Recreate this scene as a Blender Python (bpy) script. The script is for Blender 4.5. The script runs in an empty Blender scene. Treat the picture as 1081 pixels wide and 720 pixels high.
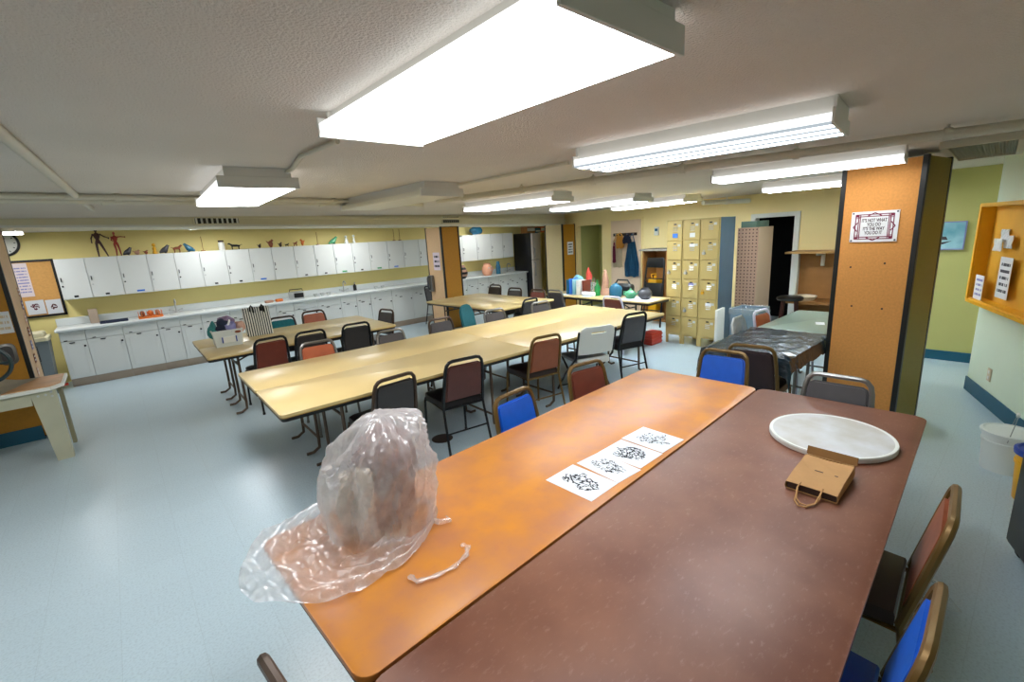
import bpy, bmesh, math, random
from mathutils import Vector, Matrix, noise
random.seed(4)
PI = math.pi
S = bpy.context.scene
COL = S.collection

# ------------------------------------------------------------------ camera
F_PX, YAW, PITCH, ROLL, CAM_H = 481.578, 0.86562, 0.224053, -0.05958, 1.8264
cy, sy, cp, sp = math.cos(YAW), math.sin(YAW), math.cos(PITCH), math.sin(PITCH)
fwd = Vector((cy*cp, sy*cp, -sp)); rt0 = Vector((sy, -cy, 0)); up0 = rt0.cross(fwd)
cr, sr = math.cos(ROLL), math.sin(ROLL)
rt = rt0*cr + up0*sr; up = up0*cr - rt0*sr
cd = bpy.data.cameras.new('camera'); cam = bpy.data.objects.new('camera', cd); COL.objects.link(cam)
cd.sensor_width = 36; cd.sensor_fit = 'HORIZONTAL'; cd.lens = F_PX/1081*36; cd.clip_start = .02; cd.clip_end = 100
M3 = Matrix((rt, up, -fwd)).transposed()
cam.matrix_world = Matrix.Translation((0, 0, CAM_H)) @ M3.to_4x4()
S.camera = cam
EYE = Vector((0, 0, CAM_H))
def ray(u, v): return fwd + rt*((u-540.5)/F_PX) + up*((360-v)/F_PX)
def AZ(u, v, z): d = ray(u, v); return EYE + d*((z-CAM_H)/d.z)
def AX(u, v, x): d = ray(u, v); return EYE + d*(x/d.x)
def AY(u, v, y): d = ray(u, v); return EYE + d*(y/d.y)

# ------------------------------------------------------------------ materials
def lin(h):
    h = h.lstrip('#'); c = [int(h[i:i+2], 16)/255 for i in (0, 2, 4)]
    return tuple((x/12.92 if x <= .04045 else ((x+.055)/1.055)**2.4) for x in c) + (1,)
MATS = {}
def mat(name, col, rough=.5, metal=0, var=0, vscale=6, bump=0, bscale=80, col2=None, spec=.5, coat=0, detail=4):
    if name in MATS: return MATS[name]
    m = bpy.data.materials.new(name); m.use_nodes = True
    nt = m.node_tree; b = nt.nodes['Principled BSDF']
    c = lin(col)
    b.inputs['Base Color'].default_value = c; b.inputs['Roughness'].default_value = rough; b.inputs['Metallic'].default_value = metal
    b.inputs['Specular IOR Level'].default_value = spec
    if coat: b.inputs['Coat Weight'].default_value = coat; b.inputs['Coat Roughness'].default_value = .15
    tc = nt.nodes.new('ShaderNodeTexCoord')
    if var or col2:
        n = nt.nodes.new('ShaderNodeTexNoise'); n.inputs['Scale'].default_value = vscale; n.inputs['Detail'].default_value = detail
        nt.links.new(tc.outputs['Object'], n.inputs['Vector'])
        r = nt.nodes.new('ShaderNodeValToRGB'); r.color_ramp.elements[0].position = .32; r.color_ramp.elements[1].position = .68
        if col2: a, z = c, lin(col2)
        else:
            a = tuple(x*(1-var) for x in c[:3]) + (1,); z = tuple(min(1, x*(1+var)) for x in c[:3]) + (1,)
        r.color_ramp.elements[0].color = a; r.color_ramp.elements[1].color = z
        nt.links.new(n.outputs['Fac'], r.inputs['Fac']); nt.links.new(r.outputs['Color'], b.inputs['Base Color'])
    if bump:
        n2 = nt.nodes.new('ShaderNodeTexNoise'); n2.inputs['Scale'].default_value = bscale; n2.inputs['Detail'].default_value = 3
        nt.links.new(tc.outputs['Object'], n2.inputs['Vector'])
        bp = nt.nodes.new('ShaderNodeBump'); bp.inputs['Strength'].default_value = bump; bp.inputs['Distance'].default_value = .01
        nt.links.new(n2.outputs['Fac'], bp.inputs['Height']); nt.links.new(bp.outputs['Normal'], b.inputs['Normal'])
    MATS[name] = m; return m
def wear(m, sc, amt, stretch, light):
    nt = m.node_tree; b = nt.nodes['Principled BSDF']; src = b.inputs['Base Color'].links[0].from_socket
    tc = nt.nodes.new('ShaderNodeTexCoord'); mp = nt.nodes.new('ShaderNodeMapping'); mp.inputs['Scale'].default_value = (sc, sc*stretch, sc); mp.inputs['Rotation'].default_value = (0, 0, .5)
    n = nt.nodes.new('ShaderNodeTexNoise'); n.inputs['Scale'].default_value = 1; n.inputs['Detail'].default_value = 9; n.inputs['Roughness'].default_value = .72
    r = nt.nodes.new('ShaderNodeValToRGB'); r.color_ramp.elements[0].position = .56; r.color_ramp.elements[1].position = .74
    r.color_ramp.elements[0].color = (0, 0, 0, 1); r.color_ramp.elements[1].color = (amt, amt, amt, 1)
    mx = nt.nodes.new('ShaderNodeMixRGB'); mx.inputs[2].default_value = lin(light)
    nt.links.new(tc.outputs['Object'], mp.inputs[0]); nt.links.new(mp.outputs[0], n.inputs['Vector']); nt.links.new(n.outputs['Fac'], r.inputs['Fac']); nt.links.new(r.outputs['Color'], mx.inputs[0])
    nt.links.new(src, mx.inputs[1]); nt.links.new(mx.outputs[0], b.inputs['Base Color'])
def nodes(m): return m.node_tree.nodes, m.node_tree.links, m.node_tree.nodes['Principled BSDF']

# floor: pale blue-grey speckled vinyl tile
MF = mat('floor_tile', '#a9bcc0', .3)
N, L, B = nodes(MF)
tc = N.new('ShaderNodeTexCoord')
n1 = N.new('ShaderNodeTexNoise'); n1.inputs['Scale'].default_value = 90; n1.inputs['Detail'].default_value = 2
n3 = N.new('ShaderNodeTexNoise'); n3.inputs['Scale'].default_value = 1.2; n3.inputs['Detail'].default_value = 5
r1 = N.new('ShaderNodeValToRGB'); r1.color_ramp.elements[0].position = .3; r1.color_ramp.elements[1].position = .55
r1.color_ramp.elements[0].color = lin('#adc0c9'); r1.color_ramp.elements[1].color = lin('#bccfd8')
br = N.new('ShaderNodeTexBrick'); br.offset = 0; br.inputs['Scale'].default_value = 1; br.inputs['Brick Width'].default_value = .305; br.inputs['Row Height'].default_value = .305
br.inputs['Mortar Size'].default_value = .0012; br.inputs['Color1'].default_value = (1, 1, 1, 1); br.inputs['Color2'].default_value = (.97, .97, .97, 1); br.inputs['Mortar'].default_value = (.86, .86, .86, 1)
mx = N.new('ShaderNodeMixRGB'); mx.blend_type = 'MULTIPLY'; mx.inputs['Fac'].default_value = 1
mx2 = N.new('ShaderNodeMixRGB'); mx2.blend_type = 'MULTIPLY'; mx2.inputs['Fac'].default_value = 1
r3 = N.new('ShaderNodeValToRGB'); r3.color_ramp.elements[0].color = (.95, .95, .95, 1); r3.color_ramp.elements[1].color = (1.0, 1.0, 1.0, 1)
for n in (n1, n3, br): L.new(tc.outputs['Object'], n.inputs['Vector'])
L.new(n1.outputs['Fac'], r1.inputs['Fac']); L.new(n3.outputs['Fac'], r3.inputs['Fac'])
L.new(r1.outputs['Color'], mx.inputs[1]); L.new(br.outputs['Color'], mx.inputs[2])
L.new(mx.outputs['Color'], mx2.inputs[1]); L.new(r3.outputs['Color'], mx2.inputs[2]); L.new(mx2.outputs['Color'], B.inputs['Base Color'])
rr = N.new('ShaderNodeMapRange'); rr.inputs['To Min'].default_value = .26; rr.inputs['To Max'].default_value = .32
L.new(n3.outputs['Fac'], rr.inputs['Value']); L.new(rr.outputs['Result'], B.inputs['Roughness'])

M_CEIL = mat('ceiling_plaster', '#d6cec4', .95, bump=.75, bscale=120, var=.03, vscale=1.5)
M_WALL = mat('wall_paint_yellow', '#ecdc92', .6, var=.02, vscale=2)
M_FAR = mat('wall_paint_cream', '#f5e0a2', .6, var=.02, vscale=2)
M_OLIVE = mat('wall_paint_olive', '#b9b670', .6, var=.02, vscale=2)
M_MINT = mat('wall_paint_mint', '#d9e5cc', .6, var=.02, vscale=2)
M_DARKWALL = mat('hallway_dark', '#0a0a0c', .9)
M_TEAL = mat('baseboard_teal', '#12566f', .45)
M_BEAM = mat('header_paint', '#d6cfb4', .5)
M_WHITE = mat('cabinet_white', '#d9dcd9', .35, var=.015, vscale=3)
M_WHITE2 = mat('worktop_white', '#e2e8e8', .25)
M_TRIMW = mat('white_paint', '#e0e0d8', .45)
M_TOE = mat('toe_board_wood', '#b3a08d', .5, var=.08, vscale=5)
M_HANDLE = mat('dark_pull', '#22242a', .35, metal=.6)
M_STEEL = mat('steel', '#bfc2c2', .36, metal=.7)
M_LEGBR = mat('brown_steel', '#5b4a3c', .45, metal=.3)
M_BLACK = mat('black_plastic', '#111213', .4)
M_BLACKM = mat('black_steel', '#17181a', .35, metal=.3)
M_GOLD = mat('bronze_frame', '#74592f', .38, metal=.5)
M_BRNZ = mat('brown_frame', '#4a392c', .4, metal=.4)
M_CHROME = mat('grey_frame', '#7d7a76', .3, metal=.7)
M_LILAC = mat('lilac_frame', '#c9c7d8', .4)
M_YTOP = mat('table_laminate_yellow', '#d3ba82', .3, var=.05, vscale=2.2, detail=6)
M_YEDGE = mat('table_edge_tan', '#b98f45', .5)
M_OTOP = mat('table_laminate_orange', '#d0852b', .36, col2='#bb784a', vscale=7, detail=10)
M_OEDGE = mat('table_edge_brown', '#6b3a12', .5)
M_BTOP = mat('table_laminate_brown', '#6f4230', .42, col2='#83553f', vscale=4, detail=10)
wear(M_BTOP, 27, .5, 2.4, '#a98878'); wear(M_OTOP, 22, .4, 1.5, '#b8674a')
M_BEDGE = mat('table_edge_dark', '#2c1a14', .5)
M_CORK = mat('cork_tan', '#d3924a', .8, var=.07, vscale=60, bump=.15, bscale=200)
M_CORKP = mat('panel_pale', '#d9b48a', .6, var=.04, vscale=30)
M_CORKY = mat('panel_ochre', '#b87f1f', .6, var=.05, vscale=30)
M_CORKG = mat('panel_olive', '#8d7a28', .6, var=.05, vscale=30)
M_CREAMP = mat('panel_cream', '#e3cf9f', .6, var=.03, vscale=30)
M_PAPER = mat('paper', '#e9ebec', .7)
M_INK = mat('ink', '#26262c', .8)
M_PINK = mat('purple_ink', '#7c2443', .7); M_TXT = mat('motto_ink', '#3c2030', .7)
M_LOCK = mat('locker_tan', '#c2ab6c', .4, var=.02)
M_LOCKD = mat('locker_gap', '#5c4f30', .6)
M_LOCKS = mat('locker_side_blue', '#4d6472', .4, var=.04)
M_PLATE = mat('locker_plate', '#cfd2cd', .3, metal=.5)
M_BLUEV = mat('vinyl_blue', '#1458c0', .42, var=.08, vscale=12)
M_BROWNV = mat('vinyl_brown', '#3a2a26', .38, var=.1, vscale=10)
M_GREYV = mat('vinyl_grey', '#4c484a', .38, var=.1, vscale=10)
M_MAROONV = mat('vinyl_maroon', '#6e3324', .4, var=.12, vscale=9)
M_RUSTV = mat('vinyl_rust', '#b1582f', .42, var=.1, vscale=9)
M_REDBR = mat('vinyl_redbrown', '#8a4a2e', .42, var=.15, vscale=14)
M_TEALV = mat('fabric_teal', '#1c7580', .8, var=.1, vscale=30)
M_SEATD = mat('vinyl_black', '#1e191a', .4)
M_CHARC = mat('vinyl_charcoal', '#37322f', .4, var=.08, vscale=10)
M_BENCH = mat('bench_cream_steel', '#b5b39a', .5, var=.05, vscale=4)
M_WOODL = mat('light_wood', '#c6986a', .5, var=.12, vscale=8)
M_CANVAS = mat('canvas', '#c3bba8', .9, var=.06, vscale=10)
M_KRAFT = mat('kraft_paper', '#b88a57', .8, var=.05, vscale=12)
M_KRAFTD = mat('kraft_paper_shaded', '#8a6234', .85, var=.05, vscale=12)  # same kraft, darkened: the base flap's shade is put into the colour
M_PLASTER = mat('plaster_disc', '#cfcecf', .75, col2='#bdb6ab', vscale=7, detail=8)
M_BUCKET = mat('bucket_white', '#d4dad6', .35)
M_YEL = mat('yellow_plastic', '#e3a814', .4)
M_BLUE = mat('blue_plastic', '#1b3f9e', .4)
M_YBOARD = mat('yellow_board_paint', '#f2b51f', .45, var=.05, vscale=5)
M_REDP = mat('red_plastic', '#c13c2c', .4)
M_GREENP = mat('green_glass', '#1f7a3c', .2)
M_GREENT = mat('green_glaze', '#5aa077', .2)
M_BLUEG = mat('blue_glaze', '#2c6682', .25)
M_GREYG = mat('dark_glaze', '#4a4a50', .25)
M_TERRA = mat('terracotta', '#b58a72', .8, var=.1, vscale=12)
M_CLAY = mat('clay_pinkbrown', '#6a3d38', .85, col2='#8d6a62', vscale=9)
M_CLAYW = mat('clay_white', '#cfc6b8', .8)
M_ORG = mat('orange_plastic', '#d9722c', .5)
M_PINKP = mat('salmon_clay', '#e0a080', .6)
M_DARKB = mat('dark_blue_cloth', '#2b3348', .9)
M_LAV = mat('lavender_cloth', '#8f8fc0', .9)
M_MAUVE = mat('mauve_cloth', '#8a7591', .9)
M_TEALC = mat('teal_cloth', '#3f8a8a', .9)
M_PEACH = mat('peach_cloth', '#d8ae9a', .9)
M_RUSTB = mat('vinyl_rust_brown', '#94502f', .42, var=.1, vscale=10); M_MARD = mat('vinyl_dark_maroon', '#5c332b', .4, var=.1, vscale=10)
M_TEALD = mat('fabric_dark_teal', '#14585e', .8, var=.1, vscale=30)
M_DENIM = mat('denim', '#2c5d80', .9, var=.12, vscale=10)
M_YCLOTH = mat('mustard_cloth', '#dba24a', .9)
M_CREAMC = mat('cream_cloth', '#d9c7a8', .9)
M_PINKWALL = mat('panel_pink', '#e4c9ac', .7)
M_BRNWOOD = mat('brown_wood', '#9c6b34', .6, var=.1, vscale=6)
M_PEG = mat('pegboard', '#b39a80', .7)
M_PEGH = mat('peg_hole', '#3d2e25', .9)
M_GREYBIN = mat('bin_bluegrey', '#6f8796', .45)
M_GREENTOP = mat('table_top_sage', '#8c9d8e', .22)
M_FRIDGED = mat('fridge_black', '#17181c', .3)
M_FRIDGEG = mat('fridge_grey', '#8f9094', .35)
M_FRIDGEW = mat('fridge_pale', '#cfc4bb', .35)
M_RED = mat('mannequin_red', '#9a2f1c', .5)
M_DKWOOD = mat('mannequin_dark', '#3c1712', .5)
M_FROST = mat('lamp_white_metal', '#d8d6cf', .4)
M_PIPE = mat('pipe_paint', '#c6c1b1', .45)
M_DUCT = mat('duct_metal', '#8a8a86', .4, metal=.4)
M_LAVT = mat('tag_blue', '#2a6fd0', .5)
M_GRNT = mat('tag_green', '#2f9c57', .5)
M_PIC = mat('picture_blue', '#5fa3b8', .6, col2='#a9d3da', vscale=4)
M_GLASSY = mat('wire', '#9aa0a0', .3, metal=.8)

def emit(name, col, st, tubes=False):
    m = bpy.data.materials.new(name); m.use_nodes = True; nt = m.node_tree
    for n in list(nt.nodes): nt.nodes.remove(n)
    o = nt.nodes.new('ShaderNodeOutputMaterial'); e = nt.nodes.new('ShaderNodeEmission')
    e.inputs['Color'].default_value = lin(col); e.inputs['Strength'].default_value = st
    if tubes:   # tubes seen through a ribbed acrylic lens
        tc = nt.nodes.new('ShaderNodeTexCoord'); sx = nt.nodes.new('ShaderNodeSeparateXYZ'); w = nt.nodes.new('ShaderNodeMath'); w.operation = 'MULTIPLY'; w.inputs[1].default_value = 2*PI/.135
        s = nt.nodes.new('ShaderNodeMath'); s.operation = 'COSINE'
        mr = nt.nodes.new('ShaderNodeMapRange'); mr.inputs['To Min'].default_value = .32; mr.inputs['To Max'].default_value = st*4.6
        nt.links.new(tc.outputs['Object'], sx.inputs[0]); nt.links.new(sx.outputs['X'], w.inputs[0]); nt.links.new(w.outputs[0], s.inputs[0])
        pw = nt.nodes.new('ShaderNodeMath'); pw.operation = 'POWER'; hv = nt.nodes.new('ShaderNodeMath'); hv.operation = 'MULTIPLY_ADD'; hv.inputs[1].default_value = .5; hv.inputs[2].default_value = .5; pw.inputs[1].default_value = 4
        nt.links.new(s.outputs[0], hv.inputs[0]); nt.links.new(hv.outputs[0], pw.inputs[0]); nt.links.new(pw.outputs[0], mr.inputs['Value']); nt.links.new(mr.outputs['Result'], e.inputs['Strength'])
    nt.links.new(e.outputs[0], o.inputs[0]); return m
EM = 10.5
M_LENS = emit('lamp_lens', '#fbfdff', EM)
M_TUBE = emit('lamp_lens_ribbed', '#e8f6ff', EM, True)
M_LSIDE = emit('lamp_lens_side', '#fbfdff', 1.0)
M_LENS2 = emit('lamp_lens_dim', '#fbfdff', EM*.5); M_LENS1 = emit('lamp_lens_soft', '#fbfdff', EM*.66); M_TUBE2 = emit('lamp_lens_ribbed_soft', '#e8f6ff', EM*.62, True)
M_OFF = mat('lamp_lens_off', '#d9d6c8', .35)

# film: thin clear plastic
def film(name, col, clear, gloss, bumpst=.6, bscale=14):
    m = bpy.data.materials.new(name); m.use_nodes = True; nt = m.node_tree
    for n in list(nt.nodes): nt.nodes.remove(n)
    o = nt.nodes.new('ShaderNodeOutputMaterial'); t = nt.nodes.new('ShaderNodeBsdfTransparent'); d = nt.nodes.new('ShaderNodeBsdfDiffuse')
    tl = nt.nodes.new('ShaderNodeBsdfTranslucent'); g = nt.nodes.new('ShaderNodeBsdfGlossy')
    m1 = nt.nodes.new('ShaderNodeMixShader'); m2 = nt.nodes.new('ShaderNodeMixShader'); m3 = nt.nodes.new('ShaderNodeMixShader')
    tc = nt.nodes.new('ShaderNodeTexCoord'); n = nt.nodes.new('ShaderNodeTexNoise'); n.inputs['Scale'].default_value = bscale; n.inputs['Detail'].default_value = 6
    b = nt.nodes.new('ShaderNodeBump'); b.inputs['Strength'].default_value = bumpst; b.inputs['Distance'].default_value = .03
    nt.links.new(tc.outputs['Object'], n.inputs['Vector']); nt.links.new(n.outputs['Fac'], b.inputs['Height'])
    for x in (d, tl, g): nt.links.new(b.outputs['Normal'], x.inputs['Normal'])
    for x in (d, tl): x.inputs['Color'].default_value = lin(col)
    g.inputs['Roughness'].default_value = .18; g.inputs['Color'].default_value = (.9, .9, .9, 1)
    m1.inputs[0].default_value = .5; nt.links.new(d.outputs[0], m1.inputs[1]); nt.links.new(tl.outputs[0], m1.inputs[2])
    m2.inputs[0].default_value = gloss; nt.links.new(m1.outputs[0], m2.inputs[1]); nt.links.new(g.outputs[0], m2.inputs[2])
    mr = nt.nodes.new('ShaderNodeMapRange'); mr.inputs['From Min'].default_value = .35; mr.inputs['From Max'].default_value = .65
    mr.inputs['To Min'].default_value = clear+.12; mr.inputs['To Max'].default_value = clear-.12
    nt.links.new(n.outputs['Fac'], mr.inputs['Value']); nt.links.new(mr.outputs['Result'], m3.inputs[0])
    nt.links.new(m2.outputs[0], m3.inputs[1]); nt.links.new(t.outputs[0], m3.inputs[2]); nt.links.new(m3.outputs[0], o.inputs[0])
    return m
M_BAG = film('clear_plastic', '#f0eef0', .5, .25, .75, 11)
M_BAG2 = film('clear_strip', '#efe6e2', .62, .2, .4, 9)
M_FILMW = film('clear_wrap', '#dfe8ea', .7, .3, .8, 20)

# line drawing on paper
def drawing(name, dens, seed, ink='#1c1c24', thick=.03, rad=.42):
    m = bpy.data.materials.new(name); m.use_nodes = True; N, L, B = nodes(m)
    B.inputs['Roughness'].default_value = .7
    tc = N.new('ShaderNodeTexCoord'); mp = N.new('ShaderNodeMapping'); mp.inputs['Location'].default_value = (seed*3.1, seed*1.7, 0)
    n = N.new('ShaderNodeTexNoise'); n.inputs['Scale'].default_value = dens; n.inputs['Detail'].default_value = 3
    mp.inputs['Scale'].default_value = (1, 1, 0); L.new(tc.outputs['Generated'], mp.inputs[0]); L.new(mp.outputs[0], n.inputs['Vector'])
    a = N.new('ShaderNodeMath'); a.operation = 'SUBTRACT'; a.inputs[1].default_value = .5; L.new(n.outputs['Fac'], a.inputs[0])
    ab = N.new('ShaderNodeMath'); ab.operation = 'ABSOLUTE'; L.new(a.outputs[0], ab.inputs[0])
    lt = N.new('ShaderNodeMath'); lt.operation = 'LESS_THAN'; lt.inputs[1].default_value = thick; L.new(ab.outputs[0], lt.inputs[0])
    dv = N.new('ShaderNodeVectorMath'); dv.operation = 'DISTANCE'; dv.inputs[1].default_value = (.5, .5, 0); fl = N.new('ShaderNodeVectorMath'); fl.operation = 'MULTIPLY'; fl.inputs[1].default_value = (1, 1, 0); L.new(tc.outputs['Generated'], fl.inputs[0]); L.new(fl.outputs[0], dv.inputs[0])
    n2 = N.new('ShaderNodeTexNoise'); n2.inputs['Scale'].default_value = 3.2; L.new(mp.outputs[0], n2.inputs['Vector'])
    ad = N.new('ShaderNodeMath'); ad.operation = 'MULTIPLY_ADD'; ad.inputs[1].default_value = .5; L.new(n2.outputs['Fac'], ad.inputs[0]); L.new(dv.outputs['Value'], ad.inputs[2])
    l2 = N.new('ShaderNodeMath'); l2.operation = 'LESS_THAN'; l2.inputs[1].default_value = rad+.16; L.new(ad.outputs[0], l2.inputs[0])
    mu = N.new('ShaderNodeMath'); mu.operation = 'MULTIPLY'; L.new(lt.outputs[0], mu.inputs[0]); L.new(l2.outputs[0], mu.inputs[1])
    mx = N.new('ShaderNodeMixRGB'); mx.inputs[1].default_value = lin('#dadde2'); mx.inputs[2].default_value = lin(ink)
    L.new(mu.outputs[0], mx.inputs[0]); L.new(mx.outputs[0], B.inputs['Base Color']); return m

M_PEGF = bpy.data.materials.new('pegboard_front'); M_PEGF.use_nodes = True
N, L, B = nodes(M_PEGF); tc = N.new('ShaderNodeTexCoord'); sc0 = N.new('ShaderNodeVectorMath'); sc0.operation = 'SCALE'; sc0.inputs['Scale'].default_value = 1/.05
frv = N.new('ShaderNodeVectorMath'); frv.operation = 'FRACTION'; dsv = N.new('ShaderNodeVectorMath'); dsv.operation = 'DISTANCE'; dsv.inputs[1].default_value = (0, .5, .5)
mlv = N.new('ShaderNodeVectorMath'); mlv.operation = 'MULTIPLY'; mlv.inputs[1].default_value = (0, 1, 1); ltv = N.new('ShaderNodeMath'); ltv.operation = 'LESS_THAN'; ltv.inputs[1].default_value = .2
mx = N.new('ShaderNodeMixRGB'); mx.inputs[1].default_value = lin('#b8957f'); mx.inputs[2].default_value = lin('#4a382d')
L.new(tc.outputs['Object'], sc0.inputs[0]); L.new(sc0.outputs[0], frv.inputs[0]); L.new(frv.outputs[0], mlv.inputs[0]); L.new(mlv.outputs[0], dsv.inputs[0]); L.new(dsv.outputs['Value'], ltv.inputs[0]); L.new(ltv.outputs[0], mx.inputs[0]); L.new(mx.outputs[0], B.inputs['Base Color']); B.inputs['Roughness'].default_value = .7
# striped tote
M_STRIPE = bpy.data.materials.new('tote_stripes'); M_STRIPE.use_nodes = True
N, L, B = nodes(M_STRIPE); tc = N.new('ShaderNodeTexCoord'); sx = N.new('ShaderNodeSeparateXYZ'); ml = N.new('ShaderNodeMath'); ml.operation = 'MULTIPLY'; ml.inputs[1].default_value = 1/.0275
fr = N.new('ShaderNodeMath'); fr.operation = 'FRACT'; gt = N.new('ShaderNodeMath'); gt.operation = 'GREATER_THAN'; gt.inputs[1].default_value = .5
mx = N.new('ShaderNodeMixRGB'); mx.inputs[1].default_value = lin('#e4e4dc'); mx.inputs[2].default_value = lin('#3a4248')
L.new(tc.outputs['Object'], sx.inputs[0]); L.new(sx.outputs['X'], ml.inputs[0]); L.new(ml.outputs[0], fr.inputs[0]); L.new(fr.outputs[0], gt.inputs[0])
L.new(gt.outputs[0], mx.inputs[0]); L.new(mx.outputs[0], B.inputs['Base Color']); B.inputs['Roughness'].default_value = .8

# ------------------------------------------------------------------ mesh helpers
def BM(): return bmesh.new()
def xf(vs, rz=0, c=(0, 0, 0), rx=0, ry=0):
    R = Matrix.Rotation(rz, 3, 'Z') @ Matrix.Rotation(ry, 3, 'Y') @ Matrix.Rotation(rx, 3, 'X'); c = Vector(c)
    for v in vs: v.co = R @ v.co + c
def box(bm, c, s, rz=0, rx=0, ry=0, bev=0, seg=2):
    g = bmesh.ops.create_cube(bm, size=1); vs = g['verts']
    for v in vs: v.co = Vector((v.co.x*s[0], v.co.y*s[1], v.co.z*s[2]))
    if bev:
        es = list({e for v in vs for e in v.link_edges})
        r = bmesh.ops.bevel(bm, geom=es, offset=bev, segments=seg, affect='EDGES', profile=.5)
        vs = list({v for f in r['faces'] for v in f.verts} | {v for v in vs if v.is_valid})
    xf(vs, rz, c, rx, ry); return vs
def b2(bm, x0, x1, y0, y1, z0, z1, bev=0, seg=2): return box(bm, ((x0+x1)/2, (y0+y1)/2, (z0+z1)/2), (abs(x1-x0), abs(y1-y0), abs(z1-z0)), bev=bev, seg=seg)
def tube(bm, pts, r, n=8, closed=False, caps=True):
    pts = [Vector(p) for p in pts]; m = len(pts); rings = []
    rs = r if isinstance(r, (list, tuple)) else [r]*m
    nrm = None
    for i, p in enumerate(pts):
        if closed: t = pts[(i+1) % m] - pts[i-1]
        else: t = pts[min(i+1, m-1)] - pts[max(i-1, 0)]
        t.normalize()
        if nrm is None:
            a = Vector((0, 0, 1)) if abs(t.z) < .9 else Vector((1, 0, 0)); nrm = t.cross(a).normalized()
        else: nrm = (nrm - t*nrm.dot(t)).normalized()
        bn = t.cross(nrm)
        rings.append([bm.verts.new(p + (nrm*math.cos(2*PI*k/n) + bn*math.sin(2*PI*k/n))*rs[i]) for k in range(n)])
    out = [v for q in rings for v in q]
    for i in range(m if closed else m-1):
        a, b = rings[i], rings[(i+1) % m]
        for k in range(n): bm.faces.new((a[k], a[(k+1) % n], b[(k+1) % n], b[k]))
    if caps and not closed: bm.faces.new(rings[0][::-1]); bm.faces.new(rings[-1])
    return out
def lathe(bm, prof, n=24, c=(0, 0, 0), sx=1, sy=1):
    rings = []; c = Vector(c)
    for r, z in prof:
        if r < 1e-5: rings.append([bm.verts.new(c+Vector((0, 0, z)))])
        else: rings.append([bm.verts.new(c+Vector((r*sx*math.cos(2*PI*k/n), r*sy*math.sin(2*PI*k/n), z))) for k in range(n)])
    for a, b in zip(rings, rings[1:]):
        for k in range(n):
            j = (k+1) % n
            if len(a) == 1 and len(b) == 1: continue
            if len(a) == 1: bm.faces.new((a[0], b[j], b[k]))
            elif len(b) == 1: bm.faces.new((a[k], a[j], b[0]))
            else: bm.faces.new((a[k], a[j], b[j], b[k]))
    return [v for q in rings for v in q]
def ball(bm, c, r, n=12, rz=0, rx=0, ry=0):
    r = (r,)*3 if not isinstance(r, (tuple, list)) else r
    g = bmesh.ops.create_uvsphere(bm, u_segments=n, v_segments=max(6, n//2+2), radius=1)
    for v in g['verts']: v.co = Vector((v.co.x*r[0], v.co.y*r[1], v.co.z*r[2]))
    xf(g['verts'], rz, c, rx, ry); return g['verts']
def rpoly(x0, x1, y0, y1, r, n=5):
    o = []
    for cx, cyy, a0 in ((x1-r, y1-r, 0), (x0+r, y1-r, PI/2), (x0+r, y0+r, PI), (x1-r, y0+r, 1.5*PI)):
        for k in range(n+1): a = a0 + k*PI/2/n; o.append((cx+r*math.cos(a), cyy+r*math.sin(a)))
    return o
def prism(bm, poly, z0, z1, bev=0):
    lo = [bm.verts.new((x, y, z0)) for x, y in poly]; hi = [bm.verts.new((x, y, z1)) for x, y in poly]; n = len(poly)
    bm.faces.new(lo[::-1]); tf = bm.faces.new(hi)
    for k in range(n): bm.faces.new((lo[k], lo[(k+1) % n], hi[(k+1) % n], hi[k]))
    if bev: bmesh.ops.bevel(bm, geom=list(tf.edges), offset=bev, segments=2, affect='EDGES', profile=.5)
    return lo+hi
def mesh(name, bm, m, smooth=True):
    bmesh.ops.recalc_face_normals(bm, faces=bm.faces)
    me = bpy.data.meshes.new(name); bm.to_mesh(me); bm.free(); me.materials.append(m)
    if smooth:
        for p in me.polygons: p.use_smooth = True
        me.set_sharp_from_angle(angle=math.radians(38))
    return me
def obj(name, bm, m, parent=None, smooth=True, label=None):
    me = bm if isinstance(bm, bpy.types.Mesh) else mesh(name, bm, m, smooth)
    o = bpy.data.objects.new(name, me); COL.objects.link(o)
    if parent: o.parent = parent
    if label: o['label'] = label
    return o
def tag(o, label, cat, group=None):
    o['label'] = label; o['category'] = cat
    if group: o['group'] = group
    return o
def thing(name, label, cat, loc=(0, 0, 0), rz=0, group=None):
    o = bpy.data.objects.new(name, None); COL.objects.link(o); o.empty_display_size = .1
    o.location = loc; o.rotation_euler = (0, 0, rz); return tag(o, label, cat, group)
def struct(name, bm, m, smooth=False):
    o = obj(name, bm, m, None, smooth); o['kind'] = 'structure'; return o
def copy_tree(o, parent=None):
    c = o.copy(); COL.objects.link(c)
    if parent: c.parent = parent
    for ch in KIDS.get(o.name, []): copy_tree(ch, c)
    return c
KIDS = {}
def index_kids():
    KIDS.clear()
    for o in bpy.data.objects:
        if o.parent: KIDS.setdefault(o.parent.name, []).append(o)
def text_mesh(s, size, m, parent, loc, rot, name='lettering', align='CENTER', sx=1, font_space=1):
    cu = bpy.data.curves.new('t', 'FONT'); cu.body = s; cu.size = size; cu.align_x = align; cu.align_y = 'CENTER'; cu.extrude = .0008; cu.offset = size*.022; cu.space_character = font_space
    t = bpy.data.objects.new('t', cu); COL.objects.link(t)
    bpy.context.view_layer.update()
    me = bpy.data.meshes.new_from_object(t.evaluated_get(bpy.context.evaluated_depsgraph_get()))
    bpy.data.objects.remove(t); bpy.data.curves.remove(cu)
    me.materials.clear(); me.materials.append(m)
    for v in me.vertices: v.co.x *= sx
    o = bpy.data.objects.new(name, me); COL.objects.link(o); o.parent = parent; o.location = loc; o.rotation_euler = rot; return o

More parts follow.
